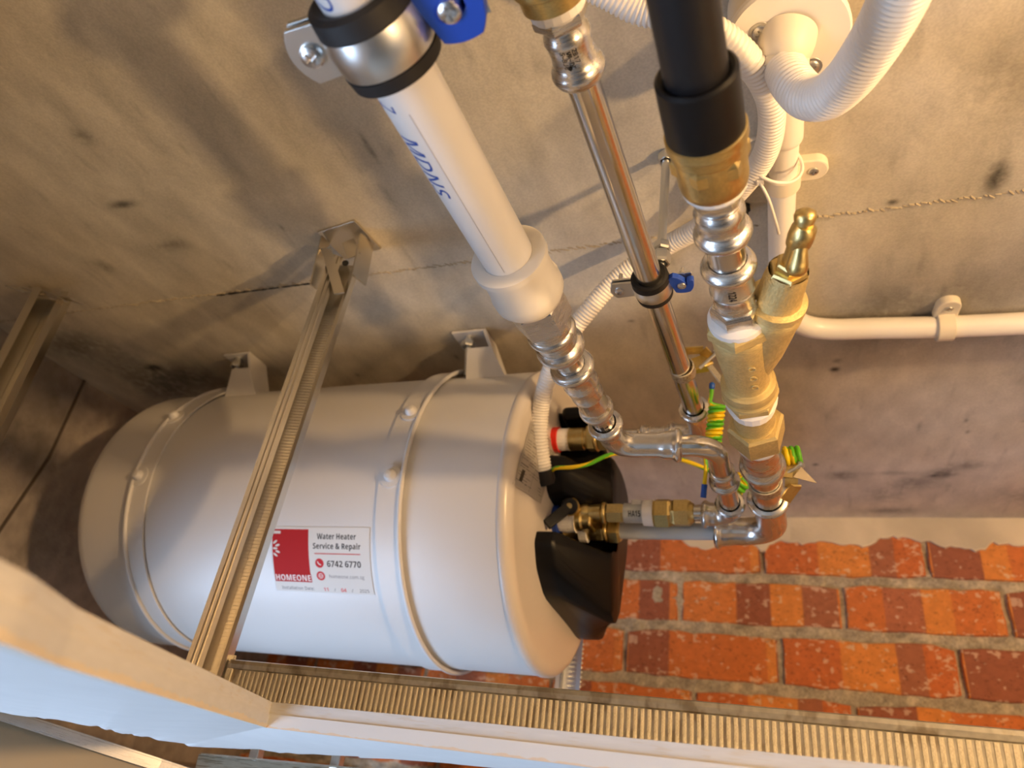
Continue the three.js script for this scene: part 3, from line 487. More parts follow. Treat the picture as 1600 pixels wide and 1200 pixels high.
  for (let i = 0; i <= NL; i++) for (let j = 0; j <= NL; j++) { const u = j / NL, v = i / NL, m = (k) => (lp[0][k] * (1 - u) + lp[1][k] * u) * (1 - v) + (lp[3][k] * (1 - u) + lp[2][k] * u) * v, y = m(0), z = m(1); lq.push(plateX(Math.hypot(y - TY, z - TZ)), y, z); lu.push(u, 1 - v); }
  for (let i = 0; i < NL; i++) for (let j = 0; j < NL; j++) { const a = i * (NL + 1) + j, b = a + NL + 1; li.push(a, b, a + 1, a + 1, b, b + 1); }
  const lg = new THREE.BufferGeometry(); lg.setAttribute('position', new THREE.Float32BufferAttribute(lq, 3)); lg.setAttribute('uv', new THREE.Float32BufferAttribute(lu, 2)); lg.setIndex(li); lg.computeVertexNormals();
  part('rating_label', lg, std({ map: rt, roughness: 0.4 }), t, t, 'grey rating label with rows of small print');
}

// ------------------------------------------------------------------ white plastic pipe line
const WA = V(-0.1303, 0.233, -0.10), WD = V(0.0103, 0, -0.316).normalize();   // its axis, running away from the lens
const fitW = remap([[1, 1], [-0.10, -0.10], [-0.1365, -0.1285], [-0.2685, -0.2575], [-0.3195, -0.295], [-0.342, -0.317], [-0.360, -0.3305], [-0.378, -0.3495], [-0.3845, -0.364], [-0.394, -0.372], [-0.444, -0.430], [-0.458, -0.450], [-0.50, -0.50]]);
const ws = (z) => (WA.z - fitW(z)) / -WD.z;
{
  const t = thing('white_water_pipe', 'thick white plastic water pipe with blue print and steel press fittings at its end', 'pipe', along(WA, WD, 0).clone());
  const L = (z) => ws(z);
  const pipe = part('plastic_pipe', lathe(WA, WD, [[L(0.95), 0.0105], [L(0.95), 0.01335], [L(0.2), 0.01335], [L(0), 0.01335], [L(-0.15), 0.01335], [L(-0.29), 0.01335], [L(-0.29), 0.0105]], 64), M.pvc, t);
  const e1 = V(-1, 0, 0), e2 = V(0, -1, 0);
  const ink = (s) => textMat(512, 256, (g) => { g.save(); g.font = 'italic 250px sans-serif'; g.textAlign = 'center'; g.textBaseline = 'middle'; g.translate(256, 132); g.fillText(s, 0, 0, 480); g.restore(); }, { color: 0x274a9a });
  const put = (s, z0, z1, a0, a1) => part('print', wrap(WA, WD, e1, e2, 0.01342, L(z0), L(z1), a0, a1), ink(s), t, pipe);
  put('MDNS', -0.1740, -0.2120, 0.64, 1.50); put('Z', -0.1530, -0.1690, 0.58, 1.40); put('PD', -0.092, -0.120, 0.64, 1.50);
  const line = []; for (let i = 0; i <= 40; i++) { const s = L(-0.165) + (L(-0.266) - L(-0.165)) * i / 40, a = 1.66; line.push(along(WA, WD, s).addScaledVector(e1, Math.cos(a) * 0.01338).addScaledVector(e2, Math.sin(a) * 0.01338)); }
  part('printed_line', sweep(new THREE.CatmullRomCurve3(line), 0.00014, 60, 5), std({ color: 0x9a969c, roughness: 0.7 }), t, pipe);
  part('socket', lathe(WA, WD, [[L(-0.2685), 0.0135], [L(-0.2685), 0.0192], [L(-0.2695), 0.0204], [L(-0.2745), 0.0204], [L(-0.2755), 0.0188], [L(-0.282), 0.0186], [L(-0.300), 0.0190], [L(-0.303), 0.0200], [L(-0.311), 0.0200], [L(-0.3165), 0.0180], [L(-0.3195), 0.0165], [L(-0.3195), 0.006]], 56), M.socket, t);
  part('hex_adapter', [hexNut(WA, WD, L(-0.318), L(-0.342), 0.0170, 0.25, 0.3), lathe(WA, WD, [[L(-0.341), 0.013], [L(-0.352), 0.0135]], 40)], M.chrome, t);
  part('press_coupling', [lathe(WA, WD, [[L(-0.350), 0.010], ...bulge(L(-0.350), L(-0.360), 0.0128, 0.0022), [L(-0.362), 0.0128], [L(-0.3665), 0.0126], ...bulge(L(-0.367), L(-0.378), 0.0126, 0.0028), [L(-0.3785), 0.0085]], 44)], M.chrome, t);
  part('steel_sleeve', lathe(WA, WD, [[L(-0.376), 0.0093], [L(-0.392), 0.0093]], 40), M.tube, t);
  part('press_coupling', lathe(WA, WD, [[L(-0.3845), 0.0095], ...bulge(L(-0.385), L(-0.394), 0.0122, 0.0023), [L(-0.396), 0.0118], [L(-0.404), 0.0114], [L(-0.406), 0.0120], [L(-0.4075), 0.0118], [L(-0.418), 0.0104], [L(-0.4195), 0.0110], [L(-0.421), 0.0106], [L(-0.433), 0.0102], ...bulge(L(-0.434), L(-0.444), 0.0102, 0.0021), [L(-0.4445), 0.0078]], 44), M.chrome, t);
  const mk = part('steel_sleeve', lathe(WA, WD, [[L(-0.443), 0.0080], [L(-0.468), 0.0080]], 40), M.tube, t);
  part('print', wrap(WA, WD, e1, e2, 0.0081, L(-0.4465), L(-0.4575), 1.35, 2.35), textMat(256, 256, (g) => { g.font = 'bold 120px sans-serif'; g.textAlign = 'center'; g.translate(128, 128); g.fillText('15', 0, -10); g.fillText('90', 0, 100); }), t, mk);
  const P0 = along(WA, WD, L(-0.4545)), ya = 0.233, zx = -0.4830, x2 = -0.0465, C1 = V(P0.x + 0.0005, ya, zx);
  part('press_elbow', pressElbow(P0, C1, V(-0.070, ya, zx - 0.004), 0.0093, 0.0165), M.chrome, t);
  part('steel_sleeve', sweep(bendCurve(V(-0.078, ya, zx - 0.0035), V(x2, ya, zx - 0.006), V(x2 - 0.0002, ya, -0.563), 0.020), 0.0080, 80, 28), M.tube, t, t, 'bent polished steel tube');
  part('press_elbow', [lathe(V(x2, ya, -0.532), NZ, [[0, 0.008], [0.002, 0.0098], [0.006, 0.0100], [0.016, 0.0096], ...bulge(0.018, 0.028, 0.0100, 0.0022), [0.030, 0.008]], 40)], M.chrome, t);
  part('steel_sleeve', rod(V(x2, ya, -0.56), V(x2, ya, -0.615), 0.0080, 40), M.tube, t);
  part('press_elbow', pressElbow(V(x2, ya, -0.602), V(x2, ya, -0.634), V(-0.0735, 0.2342, -0.634), 0.0093, 0.0165), M.chrome, t);
  const ub = V(-0.190, 0.2352, -0.634);
  part('tail_piece', lathe(ub, X, [[0.106, 0.0075], [0.124, 0.0075]], 32), M.tube, t);
  part('union_nut', [hexNut(ub, X, 0.0905, 0.107, 0.0130, 0.2, 0.5), lathe(ub, X, [[0.106, 0.0115], [0.110, 0.0085]], 32)], M.brass, t);
  part('union_body', [hexNut(ub, X, 0.0735, 0.0895, 0.0138, 0.5, 0.4), lathe(ub, X, [[0.089, 0.0115], [0.091, 0.0115]], 32)], M.brass, t);
  part('white_collar', [lathe(ub, X, [[0.064, 0.006], [0.064, 0.0118], [0.071, 0.0122], [0.0735, 0.0125], [0.0735, 0.006]], 32), box(ub.x + 0.058, ub.y + 0.0075, ub.z + 0.002, 0.010, 0.007, 0.010, 0.0012)], M.tape, t);
  const cb = part('check_valve_body', lathe(ub, X, [[0.046, 0.005], [0.046, 0.0092], [0.064, 0.0092], [0.066, 0.008]], 32), M.paleTube, t);
  part('print', wrap(ub, X, V(0, 0, 1), V(0, -1, 0), 0.0093, 0.050, 0.0635, 1.0, -0.2), textMat(256, 128, (g) => { g.font = 'bold 90px sans-serif'; g.textAlign = 'center'; g.fillText('HA15', 128, 96, 230); }), t, cb);
  part('brass_reducer', [hexNut(ub, X, 0.028, 0.046, 0.0096, 0.3, 0.3), lathe(ub, X, [[-0.004, 0.005], [-0.004, 0.0088], [0.004, 0.0092], [0.010, 0.0092], [0.012, 0.0078], [0.024, 0.0088], [0.028, 0.0088]], 32), lathe(ub, X, bulge(0.024, 0.029, 0.0092, 0.0014), 32)], M.brass, t);
}

// ------------------------------------------------------------------ thin steel pipe line to the hot outlet
const SA = V(-0.0815, 0.300, -0.17), SD = V(0.0115, 0, -0.39).normalize();
const fitS = remap([[1, 1], [-0.10, -0.10], [-0.1845, -0.1725], [-0.1905, -0.179], [-0.1995, -0.184], [-0.228, -0.2145], [-0.381, -0.380], [-0.559, -0.552], [-0.61, -0.61]]);
const ss = (z) => (SA.z - fitS(z)) / -SD.z;
{
  const L = ss;
  const t = thing('steel_water_pipe', 'thin shiny stainless steel pipe held by the blue-tabbed clamp below the slab', 'pipe', SA.clone());
  part('brass_coupling', [lathe(SA, SD, [[L(0.02), 0.007], [L(0.02), 0.0158], [L(-0.168), 0.0158], [L(-0.170), 0.0166], [L(-0.1745), 0.0166], [L(-0.176), 0.0150], [L(-0.1845), 0.0148], [L(-0.1845), 0.008]], 48)], M.brass, t);
  part('feed_pipe', lathe(SA, SD, [[L(0.9), 0.0085], [L(0.0), 0.0085]], 32), M.tube, t);
  part('thread_tape', lathe(SA, SD, [[L(-0.183), 0.0085], [L(-0.1843), 0.0130], [L(-0.1870), 0.0126], [L(-0.189), 0.0129], [L(-0.1905), 0.0118], [L(-0.1905), 0.008]], 20, 0.3), M.tape, t);
  part('hex_adapter', [hexNut(SA, SD, L(-0.1885), L(-0.1995), 0.0132, 0.1, 0.4)], M.chrome, t);
  const f = part('press_coupling', lathe(SA, SD, [[L(-0.198), 0.0100], [L(-0.2015), 0.0098], [L(-0.2035), 0.0108], [L(-0.2055), 0.0114], [L(-0.208), 0.0108], [L(-0.214), 0.0104], [L(-0.2165), 0.0110], ...bulge(L(-0.218), L(-0.2275), 0.0112, 0.0022), [L(-0.228), 0.0086]], 44), M.chrome, t);
  part('print', wrap(SA, SD, NX, NY, 0.0112, L(-0.2045), L(-0.2165), 1.25, 2.35), textMat(256, 256, (g) => { g.font = 'bold 62px monospace'; g.textAlign = 'left'; g.save(); g.fillText('SS-3J6', 8, 240); g.fillText('VA-DC', 50, 180); g.fillText('-2317', 4, 120); g.restore(); g.save(); g.translate(226, 190); g.rotate(0.78); g.fillRect(-18, -18, 36, 36); g.restore(); }), t, f);
  part('steel_tube', lathe(SA, SD, [[L(-0.226), 0.0084], [L(-0.4), 0.0084], [L(-0.575), 0.0084]], 48), M.tube, t);
  const e0 = along(SA, SD, L(-0.559)), c = V(e0.x + 0.001, 0.300, -0.608);
  part('press_elbow', pressElbow(e0, c, V(-0.100, 0.3015, -0.608), 0.0098, 0.018), M.chrome, t);
  const o = V(-0.2145, 0.302, -0.609);
  part('steel_tube', rod(along(o, X, 0.060), along(o, X, 0.122), 0.0080, 32), M.tube, t);
  part('press_coupling', lathe(o, X, [[0.086, 0.008], ...bulge(0.087, 0.097, 0.0092, 0.0022), [0.099, 0.0092], [0.111, 0.0092], ...bulge(0.112, 0.120, 0.0092, 0.0016), [0.121, 0.008]], 36), M.chrome, t);
  part('thread_tape', lathe(o, X, [[0.0035, 0.006], [0.0035, 0.0105], [0.010, 0.0112], [0.016, 0.0108], [0.0185, 0.0115], [0.0185, 0.006]], 18, 0.3), M.tape, t);
  part('brass_union', [lathe(o, X, [[0.0175, 0.006], [0.0175, 0.0112], [0.033, 0.0112], [0.034, 0.0098], [0.037, 0.0098]], 32), hexNut(o, X, 0.036, 0.0455, 0.0133, 0.2, 0.4), hexNut(o, X, 0.046, 0.0585, 0.0125, 0.6, 0.3), lathe(o, X, bulge(0.0435, 0.0475, 0.0118, 0.0016), 32)], M.brass, t);
  part('thread_tape', lathe(o, X, [[0.058, 0.006], [0.058, 0.0098], [0.066, 0.0094], [0.066, 0.006]], 18, 0.3), M.tape, t);
}

// ------------------------------------------------------------------ black pipe line with brass and steel fittings
const BA = V(-0.0208, 0.225, -0.17), BD = V(0.0068, 0, -0.46).normalize();
const fitB = remap([[1, 1], [-0.15, -0.15], [-0.1722, -0.168], [-0.205, -0.194], [-0.2335, -0.2245], [-0.2695, -0.2565], [-0.280, -0.2725], [-0.2895, -0.280], [-0.333, -0.318], [-0.3355, -0.3215], [-0.350, -0.330], [-0.4165, -0.385], [-0.4245, -0.3945], [-0.444, -0.4065], [-0.4475, -0.4115], [-0.4635, -0.436], [-0.50, -0.4625], [-0.546, -0.515], [-0.5955, -0.576], [-0.66, -0.66]]);
const bl = (z) => (BA.z - fitB(z)) / -BD.z;
{
  const L = bl, t = thing('black_water_pipe', 'thick black plastic pipe joined by a brass coupling to steel press fittings', 'pipe', BA.clone());
  part('plastic_pipe', lathe(BA, BD, [[L(0.95), 0.009], [L(0.95), 0.0114], [L(0.3), 0.0114], [L(0.0), 0.0114], [L(-0.18), 0.0114]], 48), M.blackPipe, t);
  part('sleeve', lathe(BA, BD, [[L(-0.182), 0.0115], [L(-0.173), 0.0118], [L(-0.1722), 0.0136], [L(-0.1735), 0.0148], [L(-0.19), 0.0150], [L(-0.2045), 0.0150], [L(-0.2050), 0.012]], 56, 0.6), M.blackSleeve, t);
  part('brass_coupling', [lathe(BA, BD, [[L(-0.2035), 0.0135], [L(-0.205), 0.0157], [L(-0.2085), 0.0158], [L(-0.2095), 0.0150], [L(-0.213), 0.0148], [L(-0.214), 0.0142], [L(-0.2275), 0.0142], [L(-0.2305), 0.0136], [L(-0.2315), 0.0130], [L(-0.2315), 0.008]], 48, 0.4), hexNut(BA, BD, L(-0.2135), L(-0.2225), 0.0158, 0.3, 0.8)], M.brass, t);
  part('thread_tape', lathe(BA, BD, [[L(-0.2300), 0.0132], [L(-0.2325), 0.0133], [L(-0.2345), 0.0122], [L(-0.2355), 0.0105]], 20, 0.3), M.tape, t);
  part('hex_adapter', [hexNut(BA, BD, L(-0.2330), L(-0.2405), 0.0122, 0.5, 0.5), lathe(BA, BD, [[L(-0.2395), 0.0096], [L(-0.2425), 0.0092], [L(-0.2435), 0.0097], [L(-0.2455), 0.0092]], 40)], M.chrome, t);
  part('press_coupling', lathe(BA, BD, [[L(-0.2440), 0.0088], [L(-0.2455), 0.0095], [L(-0.2485), 0.0109], [L(-0.2515), 0.0110], [L(-0.2555), 0.0102], [L(-0.2595), 0.0102], ...bulge(L(-0.260), L(-0.2695), 0.0105, 0.0025, 9), [L(-0.270), 0.0085]], 48), M.chrome, t);
  part('steel_sleeve', lathe(BA, BD, [[L(-0.268), 0.0087], [L(-0.285), 0.0087]], 44), M.tube, t);
  const f = part('press_coupling', lathe(BA, BD, [[L(-0.2795), 0.0090], ...bulge(L(-0.280), L(-0.2895), 0.0106, 0.0025, 9), [L(-0.291), 0.0104], [L(-0.303), 0.0104], [L(-0.3045), 0.0110], [L(-0.3065), 0.0104], [L(-0.3145), 0.0098], [L(-0.3165), 0.0104], [L(-0.319), 0.0098], [L(-0.323), 0.0098]], 48), M.chrome, t);
  part('print', wrap(BA, BD, NX, NY, 0.01048, L(-0.2925), L(-0.3035), 1.3, 1.95), textMat(256, 128, (g) => { g.font = 'bold 96px sans-serif'; g.textAlign = 'center'; g.fillText('1224', 128, 98, 240); }), t, f);
  part('hex_adapter', hexNut(BA, BD, L(-0.3195), L(-0.3330), 0.0128, 0.35, 0.4), M.chrome, t);
  part('thread_tape', lathe(BA, BD, [[L(-0.3300), 0.0110], [L(-0.3325), 0.0150], [L(-0.3350), 0.0152], [L(-0.3368), 0.012]], 22, 0.3), M.tape, t);
  // below the strainer valve
  part('thread_tape', lathe(BA, BD, [[L(-0.443), 0.013], [L(-0.4445), 0.0158], [L(-0.4475), 0.0150], [L(-0.452), 0.0136], [L(-0.453), 0.011]], 20, 0.3), M.tape, t);
  part('brass_nipple', [lathe(BA, BD, [[L(-0.448), 0.0128], [L(-0.464), 0.0128], [L(-0.470), 0.0138]], 40), hexNut(BA, BD, L(-0.4655), L(-0.5000), 0.0185, 0.24, 0.5)], M.castBrass, t);
  part('thread_tape', lathe(BA, BD, [[L(-0.499), 0.0146], [L(-0.501), 0.0156], [L(-0.5045), 0.0148], [L(-0.5045), 0.012]], 20, 0.3), M.tape, t);
  part('press_coupling', lathe(BA, BD, [[L(-0.502), 0.0140], [L(-0.508), 0.0141], [L(-0.510), 0.0135], [L(-0.520), 0.0133], [L(-0.5225), 0.0138], [L(-0.525), 0.0134], [L(-0.532), 0.0134], ...bulge(L(-0.534), L(-0.546), 0.0134, 0.0030, 9), [L(-0.547), 0.0112]], 48), M.chrome, t);
  part('steel_tube', lathe(BA, BD, [[L(-0.545), 0.0113], [L(-0.605), 0.0113]], 44), M.tube, t);
  const e0 = along(BA, BD, L(-0.592)), c = V(e0.x + 0.0012, 0.2262, -0.657);
  part('press_elbow', pressElbow(e0, c, V(-0.0655, 0.2262, -0.657), 0.0124, 0.026, 0.0030), M.chrome, t);
  const o = V(-0.205, 0.2258, -0.657);
  part('pale_tube', rod(along(o, X, 0.05), along(o, X, 0.146), 0.0078, 32), M.paleTube, t);
  part('brass_union', [lathe(o, X, [[-0.008, 0.004], [-0.008, 0.0075], [0.010, 0.0085], [0.014, 0.0078], [0.022, 0.0092], [0.030, 0.0098], [0.034, 0.0098]], 32), hexNut(o, X, 0.029, 0.038, 0.0112, 0.2, 0.4), lathe(o, X, bulge(0.037, 0.041, 0.0100, 0.0014), 32), hexNut(o, X, 0.0405, 0.053, 0.0122, 0.5, 0.3)], M.brass, t);
  part('thread_tape', lathe(o, X, [[0.0125, 0.007], [0.013, 0.0115], [0.0205, 0.0118], [0.0215, 0.008]], 16, 0.3), M.tape, t);
}

// ------------------------------------------------------------------ brass angle valve on the black line
{
  const L = bl, A = BA, d = BD, mid = along(BA, BD, L(-0.375));
  const t = thing('strainer_valve', 'brass angled stop valve with a tee handle on the black pipe line', 'valve', mid.clone());
  part('body', [hexNut(A, d, L(-0.3345), L(-0.3500), 0.0172, 0.1, 0.5), lathe(A, d, [[L(-0.348), 0.0145], [L(-0.351), 0.0152], [L(-0.358), 0.0150], [L(-0.375), 0.0146], [L(-0.395), 0.0132], [L(-0.410), 0.0126], [L(-0.416), 0.0126]], 44), lathe(A, d, [[L(-0.414), 0.0126], [L(-0.4165), 0.0158], [L(-0.4225), 0.0160], [L(-0.4245), 0.0150]], 44), lathe(A, d, [[L(-0.424), 0.0146], [L(-0.4255), 0.0165], [L(-0.4290), 0.0165], [L(-0.4300), 0.0150]], 44), hexNut(A, d, L(-0.4290), L(-0.4440), 0.0168, 0.4, 0.6)], M.castBrass, t);
  const s0 = V(-0.0165, 0.228, -0.383), s1 = V(0.0157, 0.229, -0.256), sd = s1.clone().sub(s0).normalize();
  part('bonnet', [lathe(s0, sd, [[0.010, 0.0105], [0.030, 0.0130], [0.048, 0.0139], [0.058, 0.0142], [0.061, 0.0148], [0.065, 0.0148], [0.0675, 0.0138], [0.0690, 0.0150], [0.0735, 0.0148], [0.0745, 0.0118], [0.081, 0.0110], [0.092, 0.0102], [0.097, 0.0094]], 44, 0.45)], M.castBrass, t);
  part('gland_nut', [hexNut(s0, sd, 0.0900, 0.0985, 0.0098, 0.3, 0.5), hexNut(s0, sd, 0.0985, 0.1030, 0.0070, 0.1, 0.4)], M.brass, t);
  part('stem', lathe(s0, sd, [[0.100, 0.0045], [0.119, 0.0045]], 24), M.brass, t);
  const hc = along(s0, sd, 0.123), up = V(0.06, 0.52, 0.85).normalize();
  const side = V(0.28, -0.10, 0.95).normalize();
  const grip = side.clone(), g0 = along(hc, grip, -0.014), hl = part('tee_handle', [lathe(along(s0, sd, 0.115), sd, [[0, 0.003], [0, 0.0056], [0.005, 0.0060], [0.010, 0.0056], [0.0125, 0.0036], [0.0125, 0]], 24), lathe(hc, V(0.18, 0.42, 0.9).normalize(), [[-0.021, 0], [-0.0205, 0.0036], [-0.018, 0.0050], [-0.015, 0.0047], [-0.009, 0.0036], [0, 0.0034], [0.002, 0.0036], [0.005, 0.0045], [0.0075, 0.0049], [0.0095, 0.0042], [0.0108, 0.0018], [0.011, 0]], 24, 1)], M.brass, t);
  // cast marks on the body
  const mk = []; seed(4); for (let i = 0; i < 5; i++) { const P = along(s0, sd, 0.030 + i * 0.0075), a = 1.25 + (i % 2) * 0.25, e1 = NX, e2 = new THREE.Vector3().crossVectors(sd, NX).normalize(), n = e1.clone().multiplyScalar(Math.cos(a)).addScaledVector(e2, -Math.sin(a)); }
  const tor = (P, r) => new THREE.TorusGeometry(r, 0.0005, 6, 14).rotateX(Math.PI / 2).translate(P.x, P.y, P.z);
  for (const z of [-0.372, -0.386, -0.399]) { const P = along(A, d, L(z)); mk.push(tor(V(P.x + 0.0045, P.y - 0.0131 - (z + 0.399) * 0.05, P.z), 0.0018)); }
  part('cast_mark', mk, M.castBrass, t);
}

// ------------------------------------------------------------------ cold inlet ball valve
{
  const o = V(-0.211, 0.228, -0.634);
  const t = thing('ball_valve', 'small brass ball valve with a black lever at the blue cold inlet', 'valve', o.clone());
  part('thread_tape', lathe(o, X, [[0.004, 0.006], [0.004, 0.0112], [0.012, 0.0120], [0.019, 0.0116], [0.021, 0.0122], [0.021, 0.006]], 18, 0.3), M.tape, t);
  part('body', [lathe(o, X, [[0.019, 0.007], [0.020, 0.0102], [0.026, 0.0102], [0.028, 0.0085], [0.034, 0.0085]], 28), box(o.x + 0.030, o.y + 0.0015, o.z - 0.016, 0.014, 0.018, 0.044, 0.004)], M.brass, t);
  const pv = V(-0.1925, 0.2355, -0.617), n = V(0.12, -0.28, 0.95).normalize();
  part('stem_cap', lathe(pv, n, [[-0.014, 0.0075], [-0.002, 0.0088], [0.000, 0.0088], [0.0012, 0.0078]], 28), M.brass, t);
  const end = V(-0.2095, 0.2125, -0.604);
  part('lever', [lathe(pv, n, [[0, 0], [0, 0.0078], [0.0045, 0.0078], [0.0055, 0.0068], [0.0055, 0]], 28), bar(along(pv, n, 0.003), end, 0.0100, 0.0050, n, 0.0010)], M.dark, t, t, 'black plastic lever');
  part('lever_screw', lathe(along(pv, n, 0.0052), n, [[0, 0.003], [0.001, 0.0028], [0.0014, 0]], 14), M.brass, t);
}

// ------------------------------------------------------------------ pipe clamps with rubber lining
function pipeClamp(label, C, d, r, k, turn, earL, earR) {
  const t = thing('pipe_clamp', label, 'pipe clamp', C.clone());
  const q = new THREE.Quaternion().setFromUnitVectors(Z, d.clone().negate());
  const put = (g) => g.scale(k, k, k).rotateZ(turn).applyQuaternion(q).translate(C.x, C.y, C.z);
  const R0 = r / k;
  const ring = (prof) => creased(new THREE.LatheGeometry(prof.map(([s, rr]) => new THREE.Vector2(rr, s)), 56).rotateX(Math.PI / 2), 0.5);
  part('rubber_lining', put(ring([[-0.0150, R0], [-0.0155, R0 + 0.0032], [-0.0145, R0 + 0.0056], [-0.0092, R0 + 0.0062], [-0.0086, R0 + 0.0040], [0.0074, R0 + 0.0040], [0.0080, R0 + 0.0064], [0.0150, R0 + 0.0058], [0.0162, R0 + 0.0034], [0.0150, R0]])), M.rubber, t, t, 'black rubber lining');
  const band = [[-0.0086, R0 + 0.0040]]; for (let i = 0; i <= 10; i++) { const s = -0.0086 + 0.0160 * i / 10; band.push([s, R0 + 0.0058 + 0.0010 * Math.sin(Math.PI * i / 10)]); } band.push([0.0074, R0 + 0.0040]);
  part('band', put(ring(band)), M.zinc, t);
  // ear plates on the left, upper and lower, with a cross-head screw from below
  const ear = new THREE.Shape(); const x0 = -(R0 + 0.002), x1 = -earL; ear.moveTo(x0, -0.0105); ear.lineTo(x1 + 0.006, -0.0112); ear.quadraticCurveTo(x1 - 0.003, 0, x1 + 0.006, 0.0112); ear.lineTo(x0, 0.0105); ear.closePath();
  const eg = () => extrude(ear, 0.0018, 0.0003).rotateX(Math.PI / 2);
  part('ear_plate', [put(eg().translate(0, -0.0004, 0)), put(eg().translate(0, 0.0042, 0))], M.zinc, t);
  const sc = put(HEAD.clone().scale(0.0049, 0.0049, 0.0049).rotateY(0.5).rotateX(Math.PI).translate(-(earL - 0.0105), -0.0024, 0));
  part('screw', [sc, put(new THREE.CylinderGeometry(0.0022, 0.0022, 0.022, 12).translate(-(earL - 0.0105), 0.008, 0))], M.chrome, t);
  // quick-release side: blue hooked catch around its screw
  const hub = R0 + 0.0105, b = new THREE.Shape();
  b.moveTo(R0 - 0.002, 0.0125); b.lineTo(R0 + 0.004, -0.013); b.quadraticCurveTo(R0 + 0.012, -0.0165, earR - 0.003, -0.0135); b.quadraticCurveTo(earR + 0.003, -0.006, earR + 0.0025, 0.006); b.quadraticCurveTo(earR, 0.0085, earR - 0.004, 0.006); b.lineTo(earR - 0.0045, -0.001); b.quadraticCurveTo(hub + 0.002, -0.008, hub + 0.0065, 0.003); b.quadraticCurveTo(hub + 0.003, 0.009, hub - 0.001, 0.0135); b.lineTo(hub - 0.006, 0.0165); b.closePath();
  part('catch', put(extrude(b, 0.0050, 0.0006).translate(-R0, 0, 0).scale(0.86, 0.82, 1).translate(R0 + 0.0062, 0, 0).rotateX(Math.PI / 2).translate(0, 0.0015, 0)), M.blue, t, t, 'blue plastic catch');
  part('catch_screw', [put(HEAD.clone().scale(0.0044, 0.0044, 0.0044).rotateX(Math.PI).translate(hub + 0.0062, -0.0042, 0)), put(new THREE.CylinderGeometry(0.0022, 0.0022, 0.022, 12).translate(hub + 0.0057, 0.007, 0))], M.chrome, t);
  part('catch_plate', put(box((R0 + earR) / 2 + 0.002, 0.0042, 0, earR - R0 + 0.004, 0.0018, 0.019, 0.0006)), M.zinc, t);
  return t;
}
pipeClamp('large zinc pipe clamp with blue catch gripping the white plastic pipe', along(WA, WD, ws(-0.1365)), WD, 0.0134, 1, 0.06, 0.0380, 0.0375);
pipeClamp('small zinc pipe clamp with blue catch gripping the thin steel pipe', along(SA, SD, ss(-0.381)), SD, 0.0085, 0.66, -0.02, 0.0440, 0.036);
{
  const t = thing('threaded_rod', 'slim zinc hanger rod from the slab down to the steel pipe clamp', 'hanger rod', V(-0.068, H, -0.376));
  part('rod', rod(V(-0.0675, H, -0.376), V(-0.0700, 0.313, -0.379), 0.0031, 16), M.zinc, t);
  part('nut', hexNut(V(-0.0676, H - 0.001, -0.376), NY, 0, 0.008, 0.0062), M.zinc, t);
  part('nut', [hexNut(V(-0.0692, 0.334, -0.3784), NY, 0, 0.007, 0.0060), hexNut(V(-0.0696, 0.326, -0.3786), NY, 0, 0.010, 0.0066, 0.3)], M.zinc, t);
}

// ------------------------------------------------------------------ earth clamps, coils and wires
function earthClamp(label, C, d, r, K) {
  const t = thing('earth_clamp', label, 'earth clamp', C.clone());
  part('strap', lathe(along(C, d, -0.005), d, [[0, r + 0.0002], [0, r + 0.0012], [0.010, r + 0.0012], [0.010, r + 0.0002]], 40), M.galv, t);
  for (const [A, B, w, h] of K.plates) part('bracket', bar(V(...A), V(...B), w, h, V(...(K.up ?? [0, 1, 0]))), M.brass, t);
  part('screw', [rod(V(...K.s0), V(...K.s1), 0.0016, 12), lathe(V(...K.s1), V(...K.s1).sub(V(...K.s0)), [[0, 0.001], [0, 0.0034], [0.002, 0.0034], [0.0026, 0.0025], [0.0026, 0]], 16)], M.zinc, t);
  if (K.tail) part('strap_tail', bar(V(...K.tail[0]), V(...K.tail[1]), 0.0012, 0.0075, V(0.3, 0.7, -0.6)), M.galv, t);
  if (K.tag) part('tag', extrude(poly(K.tag), 0.0006, 0.0001).rotateY(0.25).translate(...K.tagAt), std({ color: 0xb9ab94, roughness: 0.6 }), t, t, 'pale pointed warning tag');
  return t;
}
earthClamp('brass earth clamp with a small screw on the thin steel pipe', V(-0.0709, 0.300, -0.490), SD, 0.0085, {
  plates: [[[-0.0695, 0.3185, -0.4915], [-0.0555, 0.3195, -0.4935], 0.010, 0.0010], [[-0.0670, 0.3085, -0.4985], [-0.0500, 0.3145, -0.4990], 0.0012, 0.011], [[-0.0560, 0.3195, -0.4935], [-0.0500, 0.3140, -0.499], 0.010, 0.0010], [[-0.0660, 0.3050, -0.5010], [-0.0520, 0.3080, -0.503], 0.009, 0.0010]],
  s0: [-0.0590, 0.3060, -0.499], s1: [-0.0455, 0.3155, -0.494], tail: [[-0.0525, 0.3110, -0.502], [-0.0280, 0.2780, -0.520]] });
{
  const C = along(BA, BD, bl(-0.566));
  earthClamp('brass earth clamp with a pale tag on the short steel tube above the lower elbow', C, BD, 0.0114, {
    plates: [[[-0.0040, 0.2400, -0.5480], [0.0055, 0.2385, -0.5485], 0.0012, 0.014], [[0.0045, 0.2390, -0.5480], [0.0030, 0.2270, -0.5560], 0.0095, 0.0012], [[-0.0020, 0.2175, -0.5590], [0.0060, 0.2270, -0.5540], 0.012, 0.0012], [[0.0030, 0.2270, -0.5550], [0.0100, 0.2270, -0.5560], 0.007, 0.0016]],
    s0: [-0.0035, 0.2335, -0.551], s1: [0.0105, 0.2415, -0.5455], tag: [[0, 0], [0.0062, 0.0090], [0.0170, -0.0035]], tagAt: [0.0050, 0.2325, -0.549] });
}
